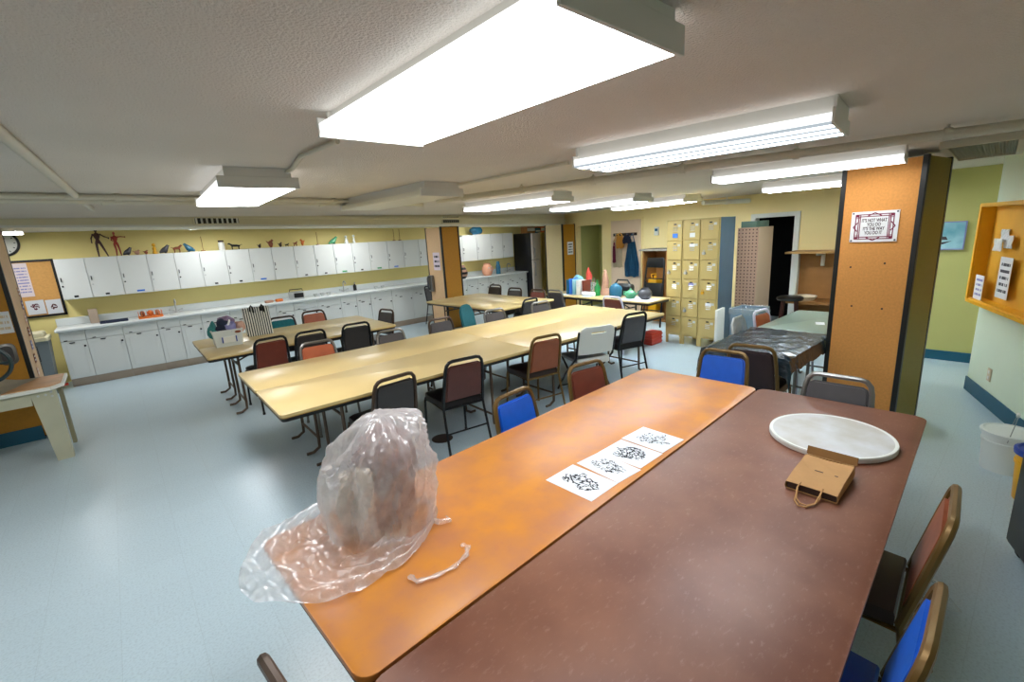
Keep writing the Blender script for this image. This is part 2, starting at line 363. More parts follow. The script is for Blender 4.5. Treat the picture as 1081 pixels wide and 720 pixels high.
# ------------------------------------------------------------------ the room
CE = 2.30
YB = 9.88           # back wall (cabinets)
XF = 8.6            # far wall (doorway)
XP = 7.68           # far wall of the passage on the right
RC = Vector((6.516, .365)); RT = Vector((-.9393, -.343)); RN = Vector((-.343, .9393))   # right wall: corner, direction towards the camera side, normal
bm = BM(); b2(bm, -4.6, 9.9, -4.2, 10, -.06, 0); struct('floor', bm, MF)
bm = BM(); b2(bm, -4.6, 9.9, -4.2, 10, CE, CE+.06); struct('ceiling', bm, M_CEIL)
bm = BM(); b2(bm, -4.6, 9.9, YB, YB+.1, 0, CE); struct('wall_back', bm, M_WALL)
bm = BM(); b2(bm, -4.6, -4.5, -4.1, YB, 0, CE); struct('wall_left', bm, M_WALL)
dy0, dy1 = AX(838, 260, XF).y, AX(797, 245, XF).y          # doorway in the far wall
dz = AX(820, 229, XF).z
ry1, ry0 = AX(610, 262, XF).y, AX(635.5, 262, XF).y        # recess in the far wall
rz_ = AX(622, 238, XF).z
bm = BM()
for y0, y1, z0, z1 in ((1.25, dy0, 0, CE), (dy0, dy1, dz, CE), (dy1, ry0, 0, CE), (ry0, ry1, rz_, CE), (ry1, 8.5, 0, CE)): b2(bm, XF, XF+.12, y0, y1, z0, z1)
struct('wall_far', bm, M_FAR)
bm = BM(); b2(bm, 9.8, 9.9, 8.5, YB, 0, CE); b2(bm, XF, 9.9, 8.42, 8.5, 0, CE); struct('wall_alcove', bm, M_WALL)
bm = BM(); b2(bm, XP, XF+.12, 1.17, 1.25, 0, CE); struct('wall_jog', bm, M_OLIVE)
bm = BM(); b2(bm, XP, XP+.1, -2.6, 1.17, 0, CE); struct('wall_passage', bm, M_OLIVE)
bm = BM(); b2(bm, 6.52, XP, -2.7, -2.6, 0, CE); struct('wall_passage_end', bm, M_OLIVE)
bm = BM(); b2(bm, 6.52, 6.6, -2.6, .34, 0, CE); struct('wall_passage_side', bm, M_MINT)
def on_right(u, off=0, z=0): p = RC + RT*u + RN*off; return Vector((p.x, p.y, z))
bm = BM(); ang = math.atan2(RT.y, RT.x)
p = on_right(6, -.05); box(bm, (p.x, p.y, CE/2), (12, .1, CE), rz=ang); struct('wall_right', bm, M_MINT)
# dark hallway behind the doorway, closet recess
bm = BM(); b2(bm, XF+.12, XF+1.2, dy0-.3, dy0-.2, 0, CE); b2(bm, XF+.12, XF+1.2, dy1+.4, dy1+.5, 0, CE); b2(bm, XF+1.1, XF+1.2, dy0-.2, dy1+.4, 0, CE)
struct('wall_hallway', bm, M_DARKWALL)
bm = BM(); b2(bm, XF+.12, XF+.9, ry1, ry1+.08, 0, CE); b2(bm, XF+.12, XF+.9, ry0-.38, ry0-.3, 0, CE); b2(bm, XF+.82, XF+.9, ry0-.3, ry1, 0, CE)
struct('wall_recess', bm, M_OLIVE)
# door frame and a closed pink door
bm = BM()
for y in (dy0-.03, dy1+.03): b2(bm, XF-.03, XF+.13, y-.04, y+.04, 0, dz+.07)
b2(bm, XF-.03, XF+.13, dy0, dy1, dz, dz+.07); struct('door_1', bm, M_TRIMW)
py1, py0 = AX(646, 260, XF).y, AX(677, 260, XF).y; pz = AX(660, 232.5, XF).z
bm = BM(); b2(bm, XF-.035, XF-.001, py0, py1, .02, pz, bev=.006); d2 = struct('door_2', bm, M_PINKWALL)
bm = BM()
for y in (py0-.025, py1+.025): b2(bm, XF-.02, XF-.001, y-.022, y+.022, 0, pz+.04)
b2(bm, XF-.02, XF-.001, py0, py1, pz+.005, pz+.045); struct('trim_1', bm, M_FAR)
# baseboards
bm = BM(); p = on_right(6, .008); box(bm, (p.x, p.y, .07), (12, .014, .14), rz=ang, bev=.004); struct('baseboard_right', bm, M_TEAL)
bm = BM(); b2(bm, XP-.014, XP, -2.6, 1.17, 0, .12); struct('baseboard_passage', bm, M_TEAL)
bm = BM(); b2(bm, XF-.014, XF, dy1+.07, py0-.05, 0, .12); struct('baseboard_far', bm, M_TEAL)
bm = BM(); b2(bm, 6.506, 6.52, -2.6, .36, 0, .13); struct('baseboard_corner', bm, M_TEAL)
# header beam over the folding partitions
def beam_y(x): return 6.9 + (x+.8)*.1
def beam_z(x): return 2.218 - (x+.8)*.0188
def beam(name, x0, x1, da, dbk, za, zt, m):
    bm = BM(); vs = []
    for x in (x0, x1):
        y = beam_y(x)
        vs.append([bm.verts.new(q) for q in ((x, y-da, beam_z(x)+za), (x, y+dbk, beam_z(x)+za), (x, y+dbk, zt(x)), (x, y-da, zt(x)))])
    a, b = vs
    bm.faces.new(a[::-1]); bm.faces.new(b)
    for k in range(4): bm.faces.new((a[k], a[(k+1) % 4], b[(k+1) % 4], b[k]))
    return struct(name, bm, m)
beam('beam_header', -4.5, XF, 0, .8, 0, lambda x: CE, M_BEAM)
beam('trim_2', -4.5, XF, .05, 0, .1, lambda x: beam_z(x)+.14, M_BEAM)
beam('trim_3', -4.5, XF, .012, 0, -.006, lambda x: beam_z(x)+.02, M_TRIMW)

# ------------------------------------------------------------------ folding partition stacks
def partition(name, label, x0, x1, y0, y1, z1, mx_, my_, extra=None):
    t = thing(name, label, 'folding partition', (x0, y0, 0))
    w, d = x1-x0, y1-y0
    bm = BM(); b2(bm, .012, w-.012, .012, d-.012, .02, z1-.01); obj('panel_core', bm, M_BLACK, t, False)
    bm = BM(); b2(bm, 0, .014, .03, d-.03, .03, z1-.01, bev=.003); b2(bm, w-.014, w, .03, d-.03, .03, z1-.01, bev=.003); obj('end_panel', bm, mx_, t, False)
    bm = BM(); b2(bm, .03, w-.03, 0, .014, .03, z1-.01, bev=.003); obj('side_panel', bm, my_, t, False)
    bm = BM()
    for x in (0, w-.03):
        for y in (0, d-.03): b2(bm, x-.004, x+.034, y-.004, y+.034, .01, z1, bev=.004)
    obj('edge_strip', bm, M_BLACK, t, False)
    return t
# beside the brown table: cork end towards the tables
PX0 = 4.75; PY0, PY1 = AX(972, 230, PX0).y, AX(883, 230, PX0).y; PX1 = AY(994, 230, PY0).x
PA = -.13; PW = .557; PD = .56
part_r = partition('folding_partition', 'stacked folding partition with tan cork face carrying a framed motto', PX0, PX0+PD, PY0, PY0+PW, CE-.05, M_CORK, M_CORKG)
part_r.rotation_euler.z = PA
PN = Vector((-math.cos(PA), -math.sin(PA), 0)); PE = Vector((math.sin(PA), -math.cos(PA), 0))   # its face normal and the direction to the right along it
def AP(u, v, off=0): d = ray(u, v); P0 = Vector((PX0, PY0, 0))+PN*off; return EYE + d*((P0-EYE).dot(PN)/d.dot(PN))
PINV = Matrix.Rotation(-PA, 3, 'Z')
bm = BM()
for u, v in ((898, 282), (934, 278), (899, 323), (931, 326)):
    q = PINV @ (AP(u, v) - Vector((PX0, PY0, 0))); lathe_c = tube(bm, [(-.002, q.y, q.z), (.004, q.y, q.z)], .008, 10)
obj('bolt_hole', bm, M_BEDGE, part_r)
MX0 = 5.1; MY0, MY1 = AX(469, 290, MX0).y, AX(453, 290, MX0).y; MX1 = AY(488, 290, MY0).x
part_m = partition('folding_partition', 'stacked folding partition with pale and ochre faces standing by the teal chair', MX0, MX1, MY0, MY1, beam_z(MX0), M_CORKP, M_CORKY)
QX0 = 8.15; QY0, QY1 = AX(594.5, 270, QX0).y, AX(576, 270, QX0).y; QX1 = AY(608, 270, QY0).x
part_q = partition('folding_partition', 'stacked folding partition of cream and ochre behind the craft table end', QX0, QX1, QY0, QY1, beam_z(QX0), M_CREAMP, M_CORKY)
LX1 = -.82; LY0, LY1 = 6.85, 7.55
part_l = partition('folding_partition', 'stacked folding partition with photo strip, standing behind the cream workbench', -2.6, LX1, LY0, LY1, beam_z(-1), M_CORKP, M_CORKY)
bm = BM(); b2(bm, -2.4, LX1-.05, LY0-.022, LY0-.008, 0.0, .15); struct('baseboard_left', bm, M_TEAL)

# ------------------------------------------------------------------ ceiling lights
def light(A, B, z, label, lens, w=.42, on=True, hh=None, seam=False):
    A = AZ(*A, z) if len(A) == 2 else Vector(A); B = AZ(*B, z) if len(B) == 2 else Vector(B)
    d = (B-A).normalized(); n = Vector((-d.y, d.x, 0)); n = n if n.x > 0 else -n
    L_ = (B-A).length; c = (A+B)/2 - n*(w/2)
    t = thing('ceiling_light', label, 'ceiling light', (c.x, c.y, z), math.atan2(d.y, d.x)+PI/2, 'fluorescent ceiling lights')
    h = CE - z
    bm = BM()   # lens tray: slightly wider at its top
    prof = [(-w/2+.012, 0), (w/2-.012, 0), (w/2-.002, .008), (w/2, .040), (w/2-.03, .044), (-w/2+.03, .044), (-w/2, .040), (-w/2+.002, .008)]
    for y0, y1 in ((-L_/2+.012, L_/2-.012),):
        a = [bm.verts.new((x, y0, zz)) for x, zz in prof]; b = [bm.verts.new((x, y1, zz)) for x, zz in prof]
        bm.faces.new(a[::-1]); bm.faces.new(b)
        for k in range(8): bm.faces.new((a[k], a[(k+1) % 8], b[(k+1) % 8], b[k]))
    lo_ = obj('lens', bm, lens, t, False); lo_.data.materials.append(M_LSIDE if lens is not M_OFF else M_OFF)
    for f in lo_.data.polygons:
        if abs(f.normal.z) < .7 or f.normal.z > .5: f.material_index = 1
    bm = BM(); b2(bm, -w/2+.045, w/2-.045, -L_/2+.01, L_/2-.01, .045, h); obj('housing', bm, M_FROST, t, False)
    for s in (-1, 1):
        bm = BM(); y = s*(L_/2-.006); b2(bm, -w/2-.004, w/2+.004, y-.006, y+.006, -.004, .06, bev=.002); b2(bm, -w/2+.035, w/2-.035, y-.006-(.004 if s > 0 else -.004), y+.006-(.004 if s > 0 else -.004), .06, h-.001)
        obj('end_cap', bm, M_FROST, t, False)
    return t
ZL = 2.19
light((445, 154.5), (722, 57), 2.215, 'largest glowing ceiling light, above the orange table, plain white lens', M_LENS1)
light((643.5, 182), (896, 143), ZL, 'glowing ceiling light with ribbed tube lens above the brown table end', M_TUBE2)
light((762, 194.5), (958, 172), ZL, 'long glowing ceiling light touching the top of the cork partition', M_LENS2, w=.3)
light((273, 217.5), (316, 198.5), ZL, 'glowing ceiling light alone over the left floor, before the header beam', M_LENS)
light((400, 222), (489, 207), ZL, 'switched-off ceiling light with a dull lens next to the header beam', M_OFF)
light((513, 223.3), (606, 212.6), ZL, 'glowing ceiling light with smooth lens, just right of the unlit fixture', M_LENS)
light((600, 223), (690, 212.5), ZL, 'glowing tube ceiling light, middle of the far row over the yellow tables', M_TUBE)
light((663, 221.5), (742, 212.5), ZL, 'glowing tube ceiling light nearest to the tan lockers in the far row', M_TUBE)
a = AZ(812, 204, ZL); light(tuple(a), tuple(a+Vector((.16, -1.21, 0))), ZL, 'glowing tube ceiling light partly behind the left edge of cork partition', M_TUBE)
b = AZ(1055, 195, ZL); light(tuple(b-Vector((.05, -1.22, 0))), tuple(b), ZL, 'glowing tube ceiling light in the passage above the boat picture', M_LENS)
light((-1.35, 4.1, 2.19), (-1.3, 2.88, 2.19), ZL, 'added unseen ceiling light over the slab-roller bench aisle', M_LENS1)  # added out of view to brighten the left floor
light((-1.1, 1.9, 2.19), (-1.05, .68, 2.19), ZL, 'added unseen ceiling light over the floor left of the orange table', M_LENS2)  # extra unseen fixture, put in for more light on the left floor
light((7.0, -.3, 2.19), (7.05, -1.5, 2.19), ZL, 'added unseen ceiling light deep in the right passage around the wall corner', M_LENS2)  # added around the corner to brighten the passage wall
for xx, lb in ((-1.0, 'glowing ceiling light by the wall clock, hidden behind the header beam'), (1.3, 'added ceiling light over the left wall cabinets, unseen behind the header beam'), (3.7, 'glowing ceiling light over the right wall cabinets, a sliver below the header beam'), (6.9, 'added ceiling light by the refrigerator, unseen behind the header beam')):  # second and last are unseen, added to light the cabinet run
    zz = 2.245 if xx != 3.7 else 2.205
    light((xx+.2, 9.2, zz), (xx+.2, 8.35, zz), zz, lb, M_LENS)

# pipes, duct, grilles on the ceiling
def pipe(label, pts, r, clamps=0, m=M_PIPE, name='ceiling_pipe', cat='pipe'):
    pts = [Vector(p) for p in pts]
    if clamps == 0: return tag(obj(name, (lambda bm: (tube(bm, pts, r, 10), bm)[1])(BM()), m), label, cat)
    t = thing(name, label, cat, pts[0]); o = pts[0]
    bm = BM(); tube(bm, [p-o for p in pts], r, 10); obj('pipe_run', bm, m, t)
    for k in range(clamps):
        q = pts[0].lerp(pts[-1], (k+.5)/clamps) - o; d = (pts[-1]-pts[0]).normalized()
        bm = BM(); tube(bm, [q-d*.018, q+d*.018], r+.008, 10); tube(bm, [q, (q.x, q.y, CE-o.z)], .008, 6); obj('hanger', bm, m, t)
    return t
a, b = AZ(462, 212, 2.25), AZ(1081, 131, 2.25); d = (b-a).normalized()
pipe('long sprinkler pipe on hangers crossing the ceiling behind the ribbed light', [a, b+d*.8], .028, 7)
p1 = AZ(600, 172, 2.28); p2 = AZ(470, 198, 2.28)
pipe('thin conduit joining the ribbed light to the unlit light', [p1, p2], .012)
p1 = AZ(356, 149, 2.28); p2 = AZ(318, 165, 2.28); p3 = AZ(290, 189, 2.28)
pipe('thin bent conduit joining the largest light to the left light', [p1, p1.lerp(p2, .5), p2, p2.lerp(p3, .5)+Vector((.03, 0, 0)), p3], .012)
p1 = AZ(-60, 90, 2.285); p2 = AZ(97, 221, 2.285)
pipe('straight painted conduit running over the left ceiling to the header beam', [p1, p2], .022)
y_ = lambda x: beam_y(x)-2.38
pipe('thinner of two painted pipes clamped to the ceiling before the header beam', [(-4.4, y_(-4.4)-.10, 2.275), (2.2, y_(2.2)-.10, 2.275)], .02, 8)
pipe('thicker of two painted pipes clamped to the ceiling before the header beam', [(-4.4, y_(-4.4), 2.262), (2.9, y_(2.9), 2.262)], .028, 9)
p1, p2 = AZ(742, 214, 2.2), AZ(884, 208, 2.2)
pipe('white pipe hanging in front of the far wall above the doorway', [p1, p2+(p2-p1)*.3], .04, 4, M_TRIMW)
p1, p2 = AZ(1000, 197.5, 2.15), AZ(1075, 198, 2.15)
pipe('thin conduit below the passage light, leading to the yellow board wall', [AZ(985, 196, 2.12), AZ(1020, 198, 2.12), AZ(1100, 199, 2.12)], .014)
# big supply grille near the right
g = thing('air_grille', 'brushed metal ceiling air grille behind the long light end', 'air grille', AZ(1030, 157, 2.28)+Vector((0, -.05, 0)), .05)
bm = BM(); b2(bm, -.62, .62, -.18, .18, -.01, .0); obj('back_plate', bm, M_DUCT, g, False)
bm = BM()
for s in (-1, 1): b2(bm, -.64, .64, s*.19-.02, s*.19+.02, -.03, .019); b2(bm, s*.63-.02, s*.63+.02, -.19, .19, -.03, .019)
obj('grille_frame', bm, M_PIPE, g, False)
bm = BM()
for k in range(22): box(bm, (0, -.165+.33*k/21, -.012), (1.24, .004, .022), rx=.5)
obj('louver', bm, M_DUCT, g, False)
def beam_vent(label, u0, u1, v0, v1, dark=True):
    p = AZ((u0+u1)/2, (v0+v1)/2, 2.2); x = None
    for _ in range(6):
        q = ray((u0+u1)/2, (v0+v1)/2); k = beam_y(p.x)/q.y; p = EYE+q*k
    x0 = p.x - (u1-u0)/2*p.length/F_PX*1.0; wv = (u1-u0)*.5*(p-EYE).dot(fwd)/F_PX*1.25
    t = thing('beam_vent', label, 'air vent', (p.x, beam_y(p.x)-.013, p.z), math.atan(.1))
    hv = (v1-v0)*.5*(p-EYE).dot(fwd)/F_PX
    bm = BM(); b2(bm, -wv, wv, .0, .012, -hv, hv); obj('vent_throat', bm, M_BLACK, t, False)
    bm = BM()
    n = 9
    for k in range(n): x = -wv+2*wv*(k+.5)/n; box(bm, (x, -.004, 0), (.02 if not dark else .008, .012, 2*hv*.92), rz=.5)
    obj('vent_blade', bm, M_WHITE if not dark else M_DUCT, t, False)
    bm = BM()
    for s in (-1, 1): b2(bm, -wv-.012, wv+.012, -.012, .008, s*hv-.008, s*hv+.008); b2(bm, s*wv-.01, s*wv+.01, -.012, .008, -hv, hv)
    obj('vent_frame', bm, M_BEAM, t, False)
beam_vent('white-bladed air vent in the header beam above the left cabinets', 212, 246, 228, 236.5, False)
beam_vent('dark air vent in the header beam above the ochre partition face', 466, 485, 228.5, 235.5)
beam_vent('dark air vent in the header beam beside the cream partition', 602, 614, 227.5, 232.5)
t = thing('smoke_detector', 'small clear dome detector on the ceiling at the end of the unlit light', 'detector', AZ(389, 218, 2.27))
bm = BM(); lathe(bm, [(0, .09), (.06, .09), (.07, .03), (.05, .02)], 16); obj('detector_base', bm, M_TRIMW, t)
bm = BM(); lathe(bm, [(.055, .02), (.05, -.02), (.03, -.045), (0, -.05)], 16); obj('dome', bm, M_STEEL, t)

# ------------------------------------------------------------------ folding tables
def table(label, cx_, cy_, ang_, L_, W_, top, edge, under=M_BLACK, legm=M_LEGBR, group=None, H=.74, r=.035, name='folding_table', cat='table', lx=(.3, .3)):
    t = thing(name, label, cat, (cx_, cy_, 0), ang_, group)
    l, w = L_/2, W_/2
    bm = BM(); prism(bm, rpoly(-l, l, -w, w, r), H-.02, H, bev=.004); obj('tabletop', bm, top, t)
    bm = BM(); prism(bm, rpoly(-l+.002, l-.002, -w+.002, w-.002, r), H-.028, H-.0201); obj('edge_band', bm, edge, t)
    bm = BM(); prism(bm, rpoly(-l+.008, l-.008, -w+.008, w-.008, r), H-.055, H-.0281); obj('apron', bm, under, t)
    for sx_ in (-1, 1):
        x = sx_*(l-lx[0 if sx_ < 0 else 1])
        for sy_ in (-1, 1):
            y = sy_*(w-.14); bm = BM()
            tube(bm, [(x, y, H-.055), (x, y, .12), (x+sx_*.004, y, .05), (x+sx_*.06, y, .016), (x+sx_*.12, y, .016)], .014, 8)
            obj('leg', bm, legm, t)
        for zc in (.14, H-.17): bm = BM(); tube(bm, [(x, -w+.14, zc), (x, w-.14, zc)], .011, 8); obj('crossbar', bm, legm, t)
        bm = BM(); tube(bm, [(x, 0, H-.17), (x-sx_*.26, 0, H-.06)], .010, 8); obj('leg_brace', bm, legm, t)
    return t
def corner_table(label, ox, oy, a, L_, W_, *k, **kw):   # from its near-left corner
    c, s = math.cos(a), math.sin(a)
    return table(label, ox+L_/2*c-W_/2*s, oy+L_/2*s+W_/2*c, a, L_, W_, *k, **kw)
OA = .0536; OX, OY = .279, .993
t_or = corner_table('orange-topped folding table in the foreground holding the plastic-wrapped sculpture', OX, OY+.006, OA, 2.852, .838, M_OTOP, M_OEDGE, r=.05, lx=(.5, .30))
t_br = corner_table('worn brown-topped folding table in the foreground under the white disc', OX+.84*math.sin(OA), OY-.006-.84*math.cos(OA), OA, 2.86, .84, M_BTOP, M_BEDGE, r=.05, lx=(.5, .45))
YA = -.0194; YX, YY = .674, 3.244; YL, YW = 4.667/2, 1.5496/2
GY = 'pale yellow tables pushed into a block'
def loc2(ox, oy, a, u, v): return (ox+u*math.cos(a)-v*math.sin(a), oy+u*math.sin(a)+v*math.cos(a))
for i, (iu, iv, lb) in enumerate(((0, 0, 'pale yellow table of the middle block, near side, left half'), (1, 0, 'pale yellow table of the middle block, near side, by the white chair'),
                                  (0, 1, 'pale yellow table of the middle block, far side, left half'), (1, 1, 'pale yellow table of the middle block, far side, beside the teal chair'))):
    q = loc2(YX, YY, YA, iu*YL, iv*YW)
    corner_table(lb, q[0], q[1], YA, YL-.004, YW-.003, M_YTOP, M_YEDGE, group=GY, lx=(.38, .38) if iu else (.45, .45))
BX, BY_, BA = .602, 5.786, -.0153
for iv, lb in ((0, 'back pale yellow table, near half, carrying the white bin'), (1, 'back pale yellow table, far half, beside the wall cabinets')):
    q = loc2(BX, BY_, BA, 0, iv*.70)
    corner_table(lb, q[0], q[1], BA, 2.22, .697, M_YTOP, M_YEDGE, group='back pair of yellow tables')
for iv, lb in ((0, 'far yellow table behind the ochre partition, left half of its pair'), (1, 'far yellow table in front of the refrigerator, right half of its pair')):
    corner_table(lb, 4.38+.64*iv+.64, 5.42+.03*iv, PI/2+.03, 2.1, .637, M_YTOP, M_YEDGE, group='far pair of yellow tables', lx=(.85, .4))
t_craft = table('craft table along the far end holding bottles, pots and papers', 6.33, 4.95, PI/2-.02, 2.25, .60, M_YTOP, M_BEDGE, legm=M_BLACKM, lx=(.55, .75))

# ------------------------------------------------------------------ chairs
LEAN = .207
def chair_meshes():
    P = {}
    bm = BM(); vs = prism(bm, [(-.185, -.19), (.185, -.19), (.205, .10), (.19, .19), (.14, .215), (-.14, .215), (-.19, .19), (-.205, .10)], .435, .49, bev=.018); P['seat'] = bm
    bm = BM(); pl = [(-.172, .50), (.172, .50), (.160, .79), (.150, .815), (.127, .828), (-.127, .828), (-.150, .815), (-.160, .79)]
    vs = prism(bm, pl, -.014, .014); bmesh.ops.bevel(bm, geom=[e for e in bm.edges if abs(e.verts[0].co.z-e.verts[1].co.z) < 1e-5], offset=.011, segments=2, affect='EDGES')
    for v in bm.verts:
        x, z, n_ = v.co.x, v.co.y, v.co.z
        if n_ > 0: n_ += .012*(1-(x/.17)**2)*max(0, 1-((z-.65)/.15)**2)
        h = z-.45; v.co = Vector((x, -.205 - h*math.sin(LEAN) + n_*math.cos(LEAN), .45+h*math.cos(LEAN)+n_*math.sin(LEAN)))
    P['backrest'] = bm
    bm = BM(); pts = []
    half = [(-.19, 0), (-.187, .12), (-.18, .25), (-.173, .34), (-.163, .385), (-.14, .412), (-.11, .42)]
    for x, h in half + [(-x, h) for x, h in half[::-1]]: pts.append((x, -.205-h*math.sin(LEAN), .45+h*math.cos(LEAN)))
    tube(bm, pts, .015, 8); P['back_frame'] = bm
    bm = BM(); tube(bm, [(-.19, -.2, .428), (.19, -.2, .428), (.195, .18, .428), (-.195, .18, .428)], .011, 8, closed=True)
    P['seat_frame'] = bm
    for s, n_ in ((-1, 'l'), (1, 'r')):
        bm = BM(); tube(bm, [(s*.193, .175, .44), (s*.196, .19, .40), (s*.205, .215, .02)], .0115, 8); tube(bm, [(s*.205, .2152, .022), (s*.2052, .2155, 0)], .0145, 8); P['leg_f'+n_] = bm
        bm = BM(); tube(bm, [(s*.19, -.205, .455), (s*.192, -.215, .38), (s*.205, -.30, .02)], .0115, 8); tube(bm, [(s*.205, -.2998, .022), (s*.2052, -.303, 0)], .0145, 8); P['leg_r'+n_] = bm
    bm = BM(); tube(bm, [(-.2, -.25, .22), (.2, -.25, .22)], .008, 8); P['stretcher'] = bm
    # round-topped upholstered back without a handle gap
    bm = BM(); pl = [(-.172, .50), (.172, .50), (.176, .68), (.16, .78), (.12, .835), (.06, .862), (-.06, .862), (-.12, .835), (-.16, .78), (-.176, .68)]
    prism(bm, pl, -.02, .02); bmesh.ops.bevel(bm, geom=[e for e in bm.edges if abs(e.verts[0].co.z-e.verts[1].co.z) < 1e-5], offset=.014, segments=3, affect='EDGES')
    for v in bm.verts:
        x, z, n_ = v.co.x, v.co.y, v.co.z; h = z-.45; v.co = Vector((x, -.205-h*math.sin(LEAN)+n_*math.cos(LEAN), .45+h*math.cos(LEAN)+n_*math.sin(LEAN)))
    P['round_back'] = bm
    bm = BM()
    for s in (-1, 1): tube(bm, [(s*.15, -.2, .44), (s*.15, -.215, .52)], .012, 8)
    P['back_post'] = bm
    return {k: mesh(k, b, M_BLACK) for k, b in P.items()}
CH = chair_meshes(); CHC = {}
def cm(part, m):
    k = (part, m.name)
    if k not in CHC:
        me = CH[part].copy(); me.materials.clear(); me.materials.append(m); CHC[k] = me
    return CHC[k]
def chair(u, v, rz, back, seat, frame, label, group=None, round_=False, z=.86, xy=None, ymax=None, ymin=None, xmin=None, xmax=None):
    rz = math.radians(rz); p = AZ(u, v, z) if xy is None else Vector(xy)
    if ymax: p.y = min(p.y, ymax)
    if ymin: p.y = max(p.y, ymin)
    if xmin: p.x = max(p.x, xmin)
    if xmax: p.x = min(p.x, xmax)
    off = Vector((math.sin(rz)*.29, -math.cos(rz)*.29, 0))
    t = thing('banquet_chair', label, 'chair', (p.x-off.x, p.y-off.y, 0), rz, group)
    obj('seat', cm('seat', seat), None, t)
    if round_:
        obj('backrest', cm('round_back', back), None, t); obj('back_frame', cm('back_post', frame), None, t)
    else:
        obj('backrest', cm('backrest', back), None, t); obj('back_frame', cm('back_frame', frame), None, t)
    obj('seat_frame', cm('seat_frame', frame), None, t)
    for k in ('leg_fl', 'leg_fr', 'leg_rl', 'leg_rr'): obj('leg', cm(k, frame), None, t)
    obj('stretcher', cm('stretcher', frame), None, t)
    return t
G1 = 'chairs round the middle block of yellow tables'; G2 = 'chairs round the back yellow tables'; G3 = 'chairs round the far yellow tables'; G4 = 'chairs round the two foreground tables'; G5 = 'chairs at the black-wrapped table'
chair(417, 398, 4, M_CHARC, M_SEATD, M_BRNZ, 'charcoal banquet chair just behind the plastic-wrapped sculpture, back to us', G1)
chair(490, 379, -8, M_MARD, M_SEATD, M_BLACKM, 'dark maroon-backed chair with black frame pulled out from the yellow tables', G1)
chair(577, 355, -10, M_RUSTB, M_BROWNV, M_GOLD, 'rust-brown chair with bronze frame next to the white folding chair', G1)
chair(671, 331, -14, M_GREYV, M_SEATD, M_BLACKM, 'grey-backed black chair at the lockers end of the yellow tables', G1)
chair(334, 361, 176, M_RUSTV, M_SEATD, M_CHROME, 'orange-backed chair with grey frame across the middle yellow tables', G1)
chair(411, 349, 184, M_GREYV, M_SEATD, M_CHROME, 'grey chair across the middle yellow tables, right after the orange-backed one', G1)
chair(464, 336.5, 180, M_GREYV, M_SEATD, M_BRNZ, 'grey chair standing against the foot of the pale partition', G1)
chair(521, 327, 178, M_GREYV, M_SEATD, M_CHROME, 'grey chair just right of the teal chair, facing us', G1)
chair(570, 319, 176, M_GREYV, M_SEATD, M_CHROME, 'shiny grey chair at the far right of the yellow block, facing us', G1)
chair(490, 321, -160, M_TEALD, M_SEATD, M_BLACKM, 'teal round-backed chair standing sideways by the ochre partition', G1, round_=True)
chair(283, 356, 4, M_MAROONV, M_SEATD, M_BLACKM, 'maroon-backed black chair in front of the white bin', G2, ymax=5.69)
chair(322, 348, 0, M_CHARC, M_SEATD, M_BLACKM, 'black chair partly behind the orange-backed chair', G2, ymax=5.69)
chair(373, 341, -4, M_CHARC, M_SEATD, M_BLACKM, 'tall-looking black chair at the back yellow table, right of three', G2, ymax=5.69)
chair(297, 335, 178, M_TEALV, M_SEATD, M_BROWNV, 'turquoise-backed chair beside the striped tote, against the cabinets', G2)
chair(330, 328.5, 182, M_RUSTV, M_SEATD, M_BRNZ, 'bright orange-backed chair on the cabinet side of the back table', G2)
chair(408, 327, 100, M_GREYV, M_SEATD, M_BRNZ, 'small grey chair at the right end of the back yellow table', G2)
chair(0, 0, -75, M_GREYV, M_SEATD, M_BLACKM, 'dark chair half hidden behind the pale partition', G2, xy=(5.25, 8.87))
chair(523, 301, 95, M_CHARC, M_SEATD, M_BRNZ, 'black chair at the far yellow table, nearest the far white cabinets', G3, xmin=5.78)
chair(543, 304.5, 95, M_CHARC, M_SEATD, M_BRNZ, 'black chair in front of the black refrigerator side', G3, xmin=5.78)
chair(562, 307, 95, M_MAROONV, M_SEATD, M_BRNZ, 'brown chair in front of the pale refrigerator front', G3, xmin=5.78)
chair(574, 308.5, -90, M_GREYV, M_SEATD, M_CHROME, 'grey chair tight against the foot of the cream partition', G3, xmin=5.84, ymax=5.72)
chair(560, 315.5, 6, M_CHARC, M_SEATD, M_BLACKM, 'black chair at the near end of the far yellow table, back to us', G3)
chair(646, 313.5, -92, M_MAROONV, M_SEATD, M_LILAC, 'maroon chair with lilac-white frame tucked under the craft table', 'chairs at the craft table')
chair(541, 415, 186, M_BLUEV, M_BLUEV, M_GOLD, 'blue chair with bronze frame on the far long side of the orange table', G4)
chair(623, 382, 172, M_MAROONV, M_MAROONV, M_GOLD, 'red-brown chair with bronze frame below the white folding chair', G4, xmax=2.57)
chair(765, 371, 95, M_BLUEV, M_BLUEV, M_GOLD, 'blue chair with bronze frame at the end of the orange table', G4)
chair(886, 398, 92, M_GREYV, M_GREYV, M_CHROME, 'dark grey chair between the brown table end and the cork partition', G4)
chair(0, 0, 4, M_REDBR, M_BROWNV, M_GOLD, 'mottled red-brown chair on the right side of the brown table', G4, xy=(2.0, .09))
chair(0, 0, 2, M_BLUEV, M_BLUEV, M_GOLD, 'blue chair on the right side of the brown table, cut by the frame', G4, xy=(1.36, .06))
chair(0, 0, -84, M_GREYV, M_GREYV, M_BRNZ, 'dark chair at the near left end of the orange table, only a corner showing', G4, xy=(.115, .99))
chair(800, 362.5, -84, M_BROWNV, M_SEATD, M_GOLD, 'dark brown chair with bronze frame tucked under the black-wrapped table', G5, xmax=3.75)
chair(818, 329, 176, M_RUSTV, M_SEATD, M_LILAC, 'small orange chair on the far side of the sage-topped table', G5, ymin=2.01)
